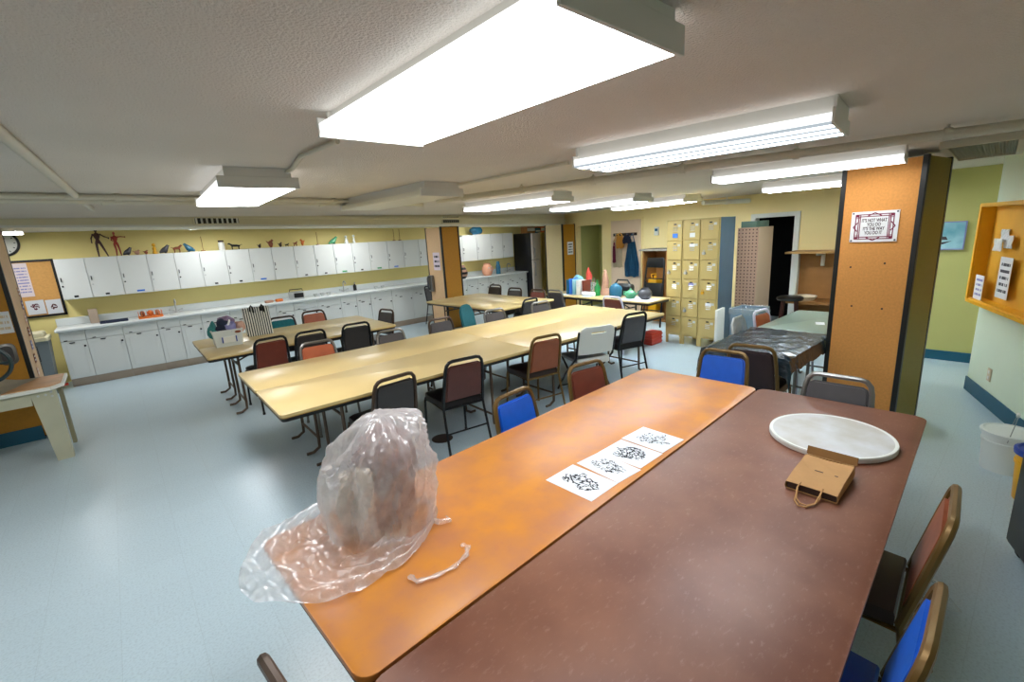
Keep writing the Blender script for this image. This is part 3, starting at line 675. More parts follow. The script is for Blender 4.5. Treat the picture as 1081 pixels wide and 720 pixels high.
# ornate metal chair beyond the wrapped table
p = AZ(791, 334, .86)
t = thing('metal_chair', 'ornate silver metal chair back rising behind the black-wrapped table', 'chair', (4.915, p.y-.195, 0), PI, G5)
bm = BM(); tube(bm, [(-.16, -.2, .45), (-.165, -.25, .70), (-.15, -.27, .80), (-.09, -.28, .855), (.09, -.28, .855), (.15, -.27, .80), (.165, -.25, .70), (.16, -.2, .45)], .013, 8); obj('back_frame', bm, M_STEEL, t)
bm = BM()
for k in range(-2, 3): tube(bm, [(k*.05, -.2, .47), (k*.06, -.25, .68), (k*.04, -.278, .845)], .011, 6)
ball(bm, (0, -.262, .71), (.075, .014, .1), 12); obj('back_splat', bm, M_STEEL, t)
bm = BM(); lathe(bm, [(0, .43), (.165, .43), (.175, .455), (.15, .475), (0, .48)], 20); obj('seat', bm, M_GREYV, t)
for x in (-1, 1):
    for y in (-1, 1): bm = BM(); tube(bm, [(x*.14, y*.14 - (.06 if y < 0 else 0), .45), (x*.165, y*.19 - (.02 if y < 0 else 0), 0)], .012, 8); obj('leg', bm, M_STEEL, t)

# white folding chair
p = AZ(621, 343, .84); p.y -= .13; rz = math.radians(-20)
off = Vector((math.sin(rz)*.31, -math.cos(rz)*.31, 0))
t = thing('folding_chair', 'white plastic-backed folding chair with grey seat and black legs', 'chair', (p.x-off.x, p.y-off.y, 0), rz, G1)
bm = BM()
import itertools
out = [(-.215, .53), (.215, .53), (.215, .76), (.195, .82), (.15, .845), (-.15, .845), (-.195, .82), (-.215, .76)]
def lean_(x, z, n_): h = z-.45; return Vector((x, -.22-h*.24+n_, z))
nseg = 14
grid = {}
def bx(z): 
    pts = [(.53, .215), (.76, .215), (.82, .195), (.845, .15)]
    for (z0, x0), (z1, x1) in zip(pts, pts[1:]):
        if z <= z1: return x0+(x1-x0)*(z-z0)/(z1-z0)
    return .15
zs = [.53, .56, .60, .66, .72, .765, .775, .785, .80, .82, .835, .845]
fr, bk = [], []
for z in zs:
    w = bx(z); fr.append([bm.verts.new(lean_(w*x, z, .014 - .03*(1-x*x)*1.0)) for x in [q/7-1 for q in range(15)]]); bk.append([bm.verts.new(lean_(w*x, z, -.012 - .03*(1-x*x)*1.0)) for x in [q/7-1 for q in range(15)]])
hole = lambda i, k: zs[i] >= .765 and zs[i+1] <= .785 and 4 <= k <= 9
for i in range(len(zs)-1):
    for k in range(14):
        if hole(i, k):
            continue
        bm.faces.new((fr[i][k], fr[i][k+1], fr[i+1][k+1], fr[i+1][k])); bm.faces.new((bk[i][k+1], bk[i][k], bk[i+1][k], bk[i+1][k+1]))
be = [e for e in bm.edges if e.is_boundary]
for a_, b_ in ((fr, bk),):
    for k in range(14): bm.faces.new((a_[0][k], b_[0][k], b_[0][k+1], a_[0][k+1])); bm.faces.new((a_[-1][k+1], b_[-1][k+1], b_[-1][k], a_[-1][k]))
    for i in range(len(zs)-1): bm.faces.new((a_[i][0], a_[i+1][0], b_[i+1][0], b_[i][0])); bm.faces.new((a_[i+1][14], a_[i][14], b_[i][14], b_[i+1][14]))
i0, i1 = zs.index(.765), zs.index(.785)
for k in range(4, 10):
    for i in (i0, i1): bm.faces.new((fr[i][k], fr[i][k+1], bk[i][k+1], bk[i][k]))
for i in range(i0, i1):
    for k in (4, 10): bm.faces.new((fr[i][k], fr[i+1][k], bk[i+1][k], bk[i][k]))
obj('backrest', bm, M_TRIMW, t)
bm = BM(); vs = prism(bm, rpoly(-.21, .21, -.2, .2, .05), .43, .458, bev=.008); obj('seat', bm, M_CHROME, t)
bm = BM(); vs = prism(bm, rpoly(-.2, .2, -.22, -.19, .01), .40, .47, bev=.004); obj('seat_rim', bm, M_TRIMW, t)
for s in (-1, 1):
    bm = BM(); tube(bm, [(s*.228, -.31, .80), (s*.228, -.235, .50), (s*.228, .02, .27), (s*.228, .24, .015)], .0125, 8); obj('leg', bm, M_BLACKM, t)
    bm = BM(); tube(bm, [(s*.205, .15, .43), (s*.205, -.05, .26), (s*.205, -.30, .015)], .0125, 8); obj('leg', bm, M_BLACKM, t)
for y_1, z_1 in ((.2, .06), (-.255, .07)): bm = BM(); tube(bm, [(-.22, y_1, z_1), (.22, y_1, z_1)], .008, 8); obj('crossbar', bm, M_BLACKM, t)

# ------------------------------------------------------------------ wall cabinets and base cabinets along the back wall
YF, YCF, ZC = 9.57, 9.30, .886
ZB, ZT = 1.29, 1.895
ORD = ['first', 'second', 'third', 'fourth', 'fifth', 'sixth', 'seventh', 'eighth', 'ninth', 'tenth', 'eleventh', 'twelfth', 'thirteenth', 'fourteenth', 'fifteenth', 'sixteenth', 'seventeenth', 'eighteenth', 'nineteenth', 'twentieth']
wx = [AY(u, v, YF).x for u, v in ((56, 276), (88.6, 274), (123.3, 272.2), (153.9, 270.5), (183, 269), (209.6, 266.5), (236.7, 264), (262, 262), (285.5, 261), (309, 259.5), (330.5, 258), (351, 257), (370.5, 255.5), (388.5, 254.5), (407.5, 253), (424.5, 252), (441, 251))]
wx.append(wx[-1]+.36)
tags_ = {0: M_HANDLE, 1: M_HANDLE, 2: M_LAVT, 5: M_HANDLE, 6: M_HANDLE, 7: M_LAVT, 9: M_HANDLE, 10: M_HANDLE, 11: M_GRNT, 12: M_HANDLE, 13: M_GRNT, 14: M_LAVT}
def wall_cab(xs, label, base=0, zt=ZT):
    t = thing('wall_cabinet', label, 'cabinet', (xs[0], YB, ZB), 0, 'white wall cabinets')
    w = xs[-1]-xs[0]; d = YB-YF; h = zt-ZB
    bm = BM(); b2(bm, .001, w-.001, -d+.02, -.001, 0, h); obj('carcass', bm, M_WHITE, t, False)
    for k in range(len(xs)-1):
        a, b = xs[k]-xs[0], xs[k+1]-xs[0]
        bm = BM(); b2(bm, a+.003, b-.003, -d, -d+.018, .003, h-.003, bev=.003); dr = obj('door', bm, M_WHITE, t, False)
        bm = BM(); tube(bm, [(a+.03, -d-.004, .27), (a+.03, -d-.02, .275), (a+.03, -d-.02, .32), (a+.03, -d-.004, .325)], .006, 6); obj('handle', bm, M_HANDLE, dr)
        bm = BM(); tube(bm, [(a+.03, -d+.001, .2), (a+.03, -d-.012, .2)], .012, 10); obj('lock', bm, M_STEEL if k % 2 else M_HANDLE, dr)
        if base+k in tags_:
            m = tags_[base+k]; c = (a+b)/2 - .02; z = .04
            if base+k == 2: c = (a+b)/2+.02
            bm = BM(); b2(bm, c-(.05 if m is not M_HANDLE else .025), c+(.05 if m is not M_HANDLE else .025), -d-.004, -d+.001, z-.012, z+.014, bev=.002); obj('name_tag', bm, m, dr, False, label='small coloured name tag')
for i in range(0, 16, 2):
    wall_cab(wx[i:i+3], f'white two-door wall cabinet, {ORD[i//2]} to the right of the cork bulletin board', i)
xe = [AY(u, 247, YF).x for u in (487, 502.5, 517.5, 530, 541)]
q = xe[0]; n0 = 3
wall_cab([wx[16]+(q-wx[16])*k/3 for k in range(4)], 'white three-door wall cabinet mostly hidden behind the ochre partition', 99)
wall_cab(xe[:3], 'white wall cabinet just right of the ochre partition, under the blue bag', 99, ZT+.04)
wall_cab(xe[2:], 'white wall cabinet at the far right, beside the black refrigerator side', 99, ZT+.04)

def base_cab(x0, x1, label, drawer=True, tagm=None):
    t = thing('base_cabinet', label, 'cabinet', (x0, YB, 0), 0, 'white base cabinets')
    w = x1-x0; d = YB-YCF-.03; zt_ = ZC-.0415
    bm = BM(); b2(bm, .001, w-.001, -d+.02, -.001, .125, zt_); obj('carcass', bm, M_WHITE, t, False)
    bm = BM(); b2(bm, 0.001, w-.001, -d+.06, -.01, 0, .125); obj('toe_board', bm, M_TOE, t, False)
    zd = zt_-.15
    bm = BM(); b2(bm, .003, w-.003, -d, -d+.018, zd+.004, zt_-.004, bev=.003); dr = obj('drawer', bm, M_WHITE, t, False)
    bm = BM(); b2(bm, .003, w-.003, -d, -d+.018, .13, zd-.004, bev=.003); do = obj('door', bm, M_WHITE, t, False)
    bm = BM(); b2(bm, .05, w-.05, -d-.004, -d+.001, .18, zd-.05, bev=.003)   # raised panel
    obj('raised_panel', bm, M_WHITE, do, False)
    bm = BM(); b2(bm, w*.42-.03, w*.42+.03, -d-.012, -d+.001, zd-.03, zd-.015, bev=.003); obj('handle', bm, M_HANDLE, do, False)
    bm = BM(); tube(bm, [(w-.035, -d+.001, zd-.09), (w-.035, -d-.016, zd-.09)], .014, 10); obj('lock', bm, M_HANDLE, do)
    bm = BM(); b2(bm, w*.2-.02, w*.2+.02, -d-.01, -d+.001, zd+.01, zd+.022, bev=.002); obj('handle', bm, M_HANDLE, dr, False)
    if tagm:
        bm = BM(); b2(bm, w*.5-.07, w*.5+.07, -d-.003, -d+.001, zd-.075, zd-.055); obj('name_tag', bm, tagm, do, False, label='small coloured name tag')
bxs = [AY(u, v, YCF).x for u, v in ((60, 349.4), (88.5, 347.4), (128, 342.5), (164.9, 337), (188.5, 335), (211.7, 331.6), (242, 327), (267, 323.5), (291, 321), (309.6, 319), (335, 317), (359.3, 310.6), (376, 308.5), (391, 306.8), (413.5, 304), (435, 301.5), (456, 299))]
gt = {0: M_GRNT, 8: M_GRNT, 12: M_GRNT, 13: M_LAVT, 15: M_GRNT}
for i in range(len(bxs)-1): base_cab(bxs[i], bxs[i+1], f'white base cabinet with drawer over door, {ORD[i]} to the right of the grey trash bin', tagm=gt.get(i))
x0 = bxs[-1]; x1 = AY(557, 290, YCF).x
n = 9
for k in range(n): base_cab(x0+(x1-x0)*k/n, x0+(x1-x0)*(k+1)/n, f'far white base cabinet with drawer, {ORD[n-1-k]} to the left of the refrigerator')
wt = thing('worktop', 'long white worktop with upstand running over all the base cabinets', 'worktop', (bxs[0]-.03, YB, ZC))
ln = x1+.02-(bxs[0]-.03)
bm = BM(); b2(bm, 0, ln, -(YB-YCF)-.01, -.001, -.04, 0, bev=.008); obj('top_slab', bm, M_WHITE2, wt)
bm = BM(); b2(bm, 0, ln, -.025, -.001, 0, .115, bev=.006); obj('upstand', bm, M_WHITE2, wt)
SINKS = [AY(195, 320, 9.6).x, AY(365, 302, 9.6).x]
for sx0 in SINKS:
    bm = BM(); pts = rpoly(sx0-wt.location.x-.26, sx0-wt.location.x+.26, -.47, -.12, .05)
    lo = [bm.verts.new((x, y, .003)) for x, y in pts]; ins = [bm.verts.new((x+(.02 if x < sx0-wt.location.x else -.02), y+(.02 if y < -.3 else -.02), .004)) for x, y in pts]
    dn = [bm.verts.new((v.co.x, v.co.y, -.03)) for v in ins]
    for a_, b_ in ((lo, ins), (ins, dn)):
        for k in range(len(pts)): bm.faces.new((a_[k], a_[(k+1) % len(pts)], b_[(k+1) % len(pts)], b_[k]))
    bm.faces.new(dn); obj('sink_bowl', bm, M_STEEL, wt)
def faucet(u, v, label):
    p = AY(u, v, 9.78); t = thing('faucet', label, 'faucet', (p.x, 9.79, ZC+.001))
    bm = BM(); lathe(bm, [(0, 0), (.03, 0), (.03, .012), (.014, .02), (.012, .05), (0, .05)], 14); obj('faucet_base', bm, M_STEEL, t)
    bm = BM(); tube(bm, [(0, 0, .04), (0, 0, .18), (0, -.03, .22), (0, -.09, .23), (0, -.13, .20), (0, -.135, .17)], .011, 8); obj('spout', bm, M_STEEL, t)
    for s in (-1, 1): bm = BM(); tube(bm, [(s*.02, 0, .03), (s*.06, 0, .05), (s*.09, -.01, .055)], .008, 8); ball(bm, (s*.09, -.01, .055), .014, 8); obj('tap_handle', bm, M_STEEL, t)
faucet(184, 318, 'chrome faucet on the white worktop near the left sink')
faucet(362, 298, 'chrome faucet on the white worktop near the middle sink')
faucet(535, 272, 'dark tall faucet at the far right end of the worktop')

# ------------------------------------------------------------------ things on the worktop
def at_top(u, v, z=ZC): p = AZ(u, v, z); y = min(max(p.y, 9.42), 9.72); return AY(u, v, y).x, y
def solid(name, label, cat, loc, bmf, m, rz=0, group=None):
    bm = BM(); bmf(bm); o = obj(name, bm, m); o.location = loc; o.rotation_euler = (0, 0, rz); return tag(o, label, cat, group)
x, y = at_top(99, 334); solid('wooden_block', 'upright tan wooden block on the worktop under the mannequins', 'block', (x, 9.72, ZC+.001), lambda b: b2(b, -.055, .055, -.04, .04, 0, .22, bev=.008), M_TOE)
x, y = at_top(120, 335); t = thing('tray', 'dark teal tray lying on the worktop left of the orange heap', 'tray', (x, 9.5, ZC+.001))
bm = BM(); prism(bm, rpoly(-.17, .17, -.1, .1, .03), 0, .008); obj('tray_base', bm, M_DARKB, t)
bm = BM()
for s in (-1, 1): b2(bm, -.17, .17, s*.095-.006, s*.095+.006, .006, .03, bev=.004); b2(bm, s*.165-.006, s*.165+.006, -.09, .09, .006, .03, bev=.004)
obj('tray_rim', bm, M_DARKB, t)
x, y = at_top(158, 331)
t = thing('dish_rack', 'orange dish rack heaped with items beside the left sink', 'dish rack', (x, 9.5, ZC+.001))
bm = BM(); prism(bm, rpoly(-.16, .16, -.12, .12, .03), 0, .03); obj('rack_tray', bm, M_ORG, t)
bm = BM()
for k in range(9): tube(bm, [(-.15+.0375*k, -.1, .03), (-.15+.0375*k, -.08, .1), (-.15+.0375*k, .08, .1), (-.15+.0375*k, .1, .03)], .004, 6)
obj('rack_wire', bm, M_ORG, t)
for k in range(3): bm = BM(); ball(bm, (-.1+.1*k, .0, .07), (.035, .07, .05), 10); obj('rack_item', bm, [M_REDBR, M_ORG, M_TERRA][k], t)
x, y = at_top(497, 313)
for (u, v, nm, m, s, lb) in ((280, 316.5, 'sponge', M_TERRA, (.07, .04, .022), 'brown sponge on the worktop left of the orange sponge'), (290.5, 315, 'sponge', M_ORG, (.06, .04, .026), 'orange sponge on the worktop left of the silver appliance')):
    x, y = at_top(u, v); solid(nm, lb, 'sponge', (x, 9.45, ZC+.001), lambda b: b2(b, -s[0], s[0], -s[1], s[1], 0, s[2]*2, bev=.012), m, .2)
x, y = at_top(309.5, 311)
t = thing('small_appliance', 'silver box appliance with black front on the worktop behind the tote bag', 'appliance', (x, 9.5, ZC+.001), -.2)
bm = BM(); b2(bm, -.14, .14, -.08, .08, 0, .15, bev=.02); obj('case', bm, M_STEEL, t)
bm = BM(); b2(bm, -.05, .12, -.086, -.078, .03, .12, bev=.01); obj('front_panel', bm, M_BLACK, t)
bm = BM(); tube(bm, [(-.12, 0, .14), (-.11, 0, .19), (.11, 0, .19), (.12, 0, .14)], .008, 6); obj('handle', bm, M_BLACK, t)
for k, (u, v) in enumerate(((329, 309), (336, 308.5), (342.5, 307.5), (392, 302), (399, 301))):
    x, y = at_top(u, v); lb = ['upside-down glass dish on the worktop, left of three by the middle sink', 'glass bowl between two dishes by the middle sink', 'small glass dish nearest the middle faucet', 'clear cup right of the middle sink', 'clear cup farthest right past the middle sink'][k]
    solid('glass_dish', lb, 'dish', (x, 9.5, ZC+.001), lambda b: lathe(b, [(0, 0), (.03, 0), (.046, .06), (.042, .06), (.026, .006), (0, .006)], 16), M_STEEL, 0, 'dishes by the middle sink')
x, y = at_top(376.5, 304); t = thing('soap_bottle', 'small black soap bottle standing by the middle sink', 'bottle', (x, 9.81, ZC+.001))
bm = BM(); lathe(bm, [(0, 0), (.035, 0), (.035, .1), (.015, .13), (.015, .14), (0, .14)], 14); obj('bottle_body', bm, M_BLACK, t)
bm = BM(); tube(bm, [(0, 0, .13), (0, 0, .17), (0, -.04, .17)], .007, 6); obj('pump', bm, M_STEEL, t)
# far worktop: face vase, teal bottle, striped vase
p = AZ(514.5, 287, ZC); t = thing('face_vase', 'salmon clay jug with a round face on the far worktop', 'vase', (AY(514.5, 287, 9.45).x, 9.45, ZC+.001))
bm = BM(); lathe(bm, [(0, 0), (.09, 0), (.13, .06), (.14, .15), (.11, .24), (.085, .28), (.09, .31), (.075, .31), (.07, .28), (0, .27)], 20); obj('jug_body', bm, M_PINKP, t)
bm = BM(); tube(bm, [(.0, -.135, .13), (.02, -.137, .15), (.045, -.13, .13)], .012, 8); ball(bm, (-.045, -.125, .2), .018, 8); ball(bm, (.045, -.125, .2), .018, 8); obj('jug_face', bm, M_CLAYW, t)
bm = BM(); tube(bm, [(.12, 0, .22), (.18, 0, .2), (.19, 0, .13), (.13, 0, .08)], .014, 8); obj('handle', bm, M_PINKP, t)
t = thing('bottle', 'tall dark teal bottle on the far worktop right of the clay jug', 'bottle', (AY(526, 285, 9.5).x, 9.5, ZC+.001))
bm = BM(); lathe(bm, [(0, 0), (.06, 0), (.062, .2), (.05, .24), (.05, .26), (0, .26)], 18); obj('bottle_body', bm, M_BLUEG, t); bm = BM(); lathe(bm, [(.045, .26), (.045, .31), (.03, .33), (0, .33)], 14); obj('cap', bm, M_BLUEG, t)
p = AY(490, 290, 9.42); t = thing('striped_jar', 'black and orange striped jar peeking past the ochre partition', 'jar', (p.x-.05, 9.42, ZC+.001))
for k in range(6): bm = BM(); r0 = [.07, .11, .13, .13, .11, .08]; z0 = k*.055; lathe(bm, [(0, z0), (r0[k], z0), ((r0[k]+(r0[k+1] if k < 5 else .06))/2+.006, z0+.028), (r0[k+1] if k < 5 else .06, z0+.055), (0, z0+.055)], 18); obj('band', bm, [M_BLACK, M_TERRA][k % 2], t)

# ------------------------------------------------------------------ figures on top of the wall cabinets
def on_cab(u, y=9.66): return AY(u, 262, y).x
ZK = ZT+.001
def mannequin(u, h, m, label, pose):
    x = on_cab(u); t = thing('artist_mannequin', label, 'mannequin', (x, 9.62 if h > .43 else 9.70, ZK), 0)
    s = h/1.0
    J = {'hip': (0, 0, .52), 'chest': (0, 0, .76), 'neck': (0, 0, .84), 'head': (0, 0, .93)}
    bm = BM(); lathe(bm, [(0, .46), (.06, .47), (.085, .52), (.06, .58), (.05, .62), (.085, .70), (.10, .78), (.06, .83), (.025, .85), (.025, .88), (0, .88)], 12, sy=.65); obj('torso', bm, m, t)
    bm = BM(); ball(bm, (0, 0, .94), (.045, .05, .07), 10); obj('head', bm, m, t)
    for k, (a, b, c) in enumerate(pose['arm']): bm = BM(); tube(bm, [a, b, c], [.024, .02, .014], 8); ball(bm, b, .026, 8); ball(bm, a, .03, 8); ball(bm, c, (.02, .015, .035), 8); obj('arm', bm, m, t)
    for k, (a, b, c) in enumerate(pose['leg']): bm = BM(); tube(bm, [a, b, c], [.042, .032, .02], 8); ball(bm, b, .035, 8); ball(bm, (c[0], c[1]-.03, .016), (.025, .06, .016), 8); obj('leg', bm, m, t)
    for ch in bpy.data.objects:
        if ch.parent is t:
            for v in ch.data.vertices: v.co *= s
    return t
mannequin(105, .43, M_DKWOOD, 'tall dark wooden artist mannequin with one arm held out on the wall cabinets', {'arm': [((-.1, 0, .79), (-.16, 0, .66), (-.17, -.02, .52)), ((.1, 0, .79), (.2, 0, .71), (.31, -.02, .65))], 'leg': [((-.05, 0, .5), (-.06, 0, .26), (-.06, 0, .02)), ((.05, 0, .5), (.12, 0, .27), (.19, 0, .02))]})
mannequin(123.5, .37, M_RED, 'red artist mannequin pointing sideways beside the taller dark one', {'arm': [((-.1, 0, .79), (-.12, -.03, .66), (-.04, -.08, .6)), ((.1, 0, .79), (.2, 0, .8), (.34, -.02, .78))], 'leg': [((-.05, 0, .5), (-.03, 0, .26), (-.05, 0, .02)), ((.05, 0, .5), (.08, 0, .27), (.1, 0, .02))]})
def critter(u, label, m, L_=.13, H_=.12, kind='dog', rz=0, cat='figurine'):
    t = thing('animal_figurine', label, cat, (on_cab(u), 9.63, ZK), rz, 'small figures along the top of the wall cabinets')
    b = L_/2
    if kind == 'dog':
        bm = BM(); tube(bm, [(-b, 0, H_*.55), (-b*.3, 0, H_*.6), (b*.5, 0, H_*.62), (b*.85, 0, H_*.85), (b*1.1, 0, H_*.95), (b*1.4, 0, H_*.88)], [H_*.13, H_*.19, H_*.2, H_*.12, H_*.13, H_*.05], 8); obj('animal_body', bm, m, t)
        for sx_ in (-.75, .55):
            for sy_ in (-1, 1): bm = BM(); tube(bm, [(b*sx_, sy_*H_*.1, H_*.5), (b*sx_+.004, sy_*H_*.12, H_*.25), (b*sx_, sy_*H_*.13, 0)], [H_*.09, H_*.06, H_*.05], 6); obj('leg', bm, m, t)
        bm = BM(); tube(bm, [(-b, 0, H_*.6), (-b*1.3, 0, H_*.75), (-b*1.5, 0, H_*.7)], H_*.04, 6); obj('tail', bm, m, t)
    elif kind == 'seal':
        bm = BM(); tube(bm, [(-b*1.2, 0, .012), (-b*.5, 0, H_*.3), (b*.1, 0, H_*.42), (b*.6, 0, H_*.75), (b*.95, 0, H_*.95), (b*1.25, 0, H_*.9)], [H_*.08, H_*.27, H_*.36, H_*.22, H_*.16, H_*.05], 10); obj('animal_body', bm, m, t)
        bm = BM(); ball(bm, (b*.2, 0, H_*.06), (b*.35, H_*.5, H_*.06), 8); obj('flipper', bm, m, t)
    elif kind == 'bird':
        bm = BM(); ball(bm, (0, 0, H_*.45), (b*.7, b*.5, H_*.4), 10); ball(bm, (b*.5, 0, H_*.85), (H_*.15,)*3, 8); tube(bm, [(-b*.4, 0, H_*.5), (-b*1.2, 0, H_*.8)], [H_*.12, H_*.03], 6); b2(bm, -b*.3, b*.3, -b*.3, b*.3, 0, H_*.1); obj('bird_body', bm, m, t)
        bm = BM(); tube(bm, [(b*.6, 0, H_*.85), (b*.95, 0, H_*.8)], [H_*.06, .002], 6); obj('beak', bm, M_ORG, t)
    elif kind == 'figure':
        bm = BM(); lathe(bm, [(0, 0), (b*.6, 0), (b*.62, H_*.1), (b*.4, H_*.3), (b*.5, H_*.55), (b*.2, H_*.66), (b*.1, H_*.7), (0, H_*.7)], 10); obj('figure_body', bm, m, t)
        bm = BM(); ball(bm, (0, 0, H_*.84), H_*.16, 10); obj('head', bm, m, t)
    return t
critter(133.5, 'dark and white seal figurine at the foot of the red mannequin', M_GREYG, .10, .12, 'seal')
critter(143.5, 'small brown figurine, first after the mannequins', M_TERRA, .10, .08, 'bird')
critter(153, 'tiny red-brown figurine left of the yellow one', M_REDBR, .07, .07, 'bird')
critter(162.5, 'yellow seated figurine on the wall cabinets', M_YEL, .11, .17, 'figure')
critter(173, 'dark green curled animal figurine right of the yellow figure', M_GREYG, .12, .13, 'seal')
critter(186.5, 'red four-legged animal figurine on the wall cabinets', M_REDBR, .11, .12, 'dog')
critter(199.5, 'blue-grey seal figurine with raised tail', M_BLUEG, .13, .14, 'seal', PI)
critter(248, 'long black animal figurine stretching along the cabinet edge', M_BLACK, .16, .11, 'dog', PI)
critter(274, 'tiny dark bird figurine above the middle cabinets', M_BEDGE, .07, .08, 'bird')
critter(286, 'upright brown bird figurine above the middle cabinets', M_REDBR, .12, .15, 'bird')
critter(296, 'small dark bird between two brown figurines', M_BEDGE, .08, .09, 'bird')
critter(303, 'low black animal figurine right of the small dark bird', M_BLACK, .06, .06, 'dog')
critter(312, 'brown dog figurine near the orange bird', M_REDBR, .065, .09, 'dog')
critter(319.5, 'orange-brown bird with lifted tail on the wall cabinets', M_ORG, .08, .13, 'bird', PI)
critter(352, 'white and green frog figurine on the wall cabinets', M_GREENT, .16, .14, 'seal')
critter(366, 'white figurine with silver trim, left of a pair near the wire stems', M_BUCKET, .14, .16, 'figure')
critter(374, 'white slim figurine right of the silver-trimmed one', M_BUCKET, .1, .17, 'figure')
t = thing('bottle', 'white bottle with dark cap standing on the wall cabinets', 'bottle', (on_cab(234), 9.63, ZK))
bm = BM(); lathe(bm, [(0, 0), (.05, 0), (.05, .12), (.03, .14), (0, .14)], 14); obj('bottle_body', bm, M_TRIMW, t); bm = BM(); lathe(bm, [(0, .14), (.045, .14), (.045, .17), (0, .17)], 12); obj('cap', bm, M_BEDGE, t)
for u, lb in ((214, 'thin wire stem on the wall cabinets left of the white bottle'), (336, 'thin wire stem standing on the middle wall cabinets'), (417, 'thin brown stem above the right cabinets, left of two'), (423, 'thin brown stem above the right cabinets, right of two')):
    t = thing('wire_stem', lb, 'ornament', (on_cab(u), 9.66, ZK)); bm = BM(); tube(bm, [(0, 0, .01), (.004, 0, .12), (0, 0, .25)], .005, 6); obj('stem', bm, M_BRNWOOD, t); bm = BM(); lathe(bm, [(0, 0), (.035, 0), (.03, .015), (0, .018)], 12); obj('stand', bm, M_BRNWOOD, t)
# blue bag on the far wall cabinets
bm = BM(); ball(bm, (0, 0, .1), (.2, .12, .11), 20)
for v in bm.verts: v.co += Vector((1, 1, 1))*noise.noise(v.co*9)*.035; v.co.z = max(v.co.z, .002)
o = obj('cloth_bag', bm, M_BLUEG); o.location = (AY(502, 246, 9.7).x, 9.68, ZT+.041); tag(o, 'crumpled blue bag on top of the far wall cabinets', 'bag')
# ------------------------------------------------------------------ refrigerator with boxes on it
fx0, fx1 = AY(548, 260, 9.2).x, AY(570.5, 260, 9.2).x
FX = x1+.04
FY0 = 9.10; FH = 1.90
fw = AY(571, 265, FY0).x - FX
t = thing('refrigerator', 'tall refrigerator with black side and pale front at the end of the worktop', 'refrigerator', (FX, YB, 0))
bm = BM(); b2(bm, 0, fw, -(YB-FY0)+.06, -.02, .03, FH, bev=.01); obj('cabinet_body', bm, M_FRIDGED, t)
bm = BM(); b2(bm, .002, fw-.002, -(YB-FY0), -(YB-FY0)+.055, .08, 1.18, bev=.008); d1 = obj('door', bm, M_FRIDGEW, t)
bm = BM(); b2(bm, .002, fw-.002, -(YB-FY0), -(YB-FY0)+.055, 1.19, FH-.01, bev=.008); d2_ = obj('door', bm, M_FRIDGEW, t)
for dd, za, zb_ in ((d1, .75, 1.12), (d2_, 1.25, 1.5)): bm = BM(); tube(bm, [(.05, -(YB-FY0), za), (.05, -(YB-FY0)-.04, za+.02), (.05, -(YB-FY0)-.04, zb_-.02), (.05, -(YB-FY0), zb_)], .012, 8); obj('handle', bm, M_FRIDGEG, dd)
bx_ = [(.04, .30, .24, M_BRNWOOD, 'brown carton on top of the refrigerator, left'), (.36, .19, .12, M_BLUEG, 'blue carton on top of the refrigerator, middle'), (.57, .22, .22, M_ORG, 'orange carton on top of the refrigerator, right')]
for xo, w_, h_, m, lb in bx_:
    t = thing('carton', lb, 'box', (FX+xo+w_/2, 9.45, FH+.001), 0, 'cartons on the refrigerator')
    bm = BM(); b2(bm, -w_/2, w_/2, -.13, .13, 0, h_, bev=.004); obj('carton_body', bm, m, t); bm = BM(); b2(bm, -w_/2+.01, w_/2-.01, -.133, -.129, h_*.2, h_*.55); obj('carton_label', bm, M_TRIMW, t); bm = BM(); b2(bm, -.02, .02, -.131, .131, h_-.002, h_+.002); obj('tape', bm, M_CREAMC, t)

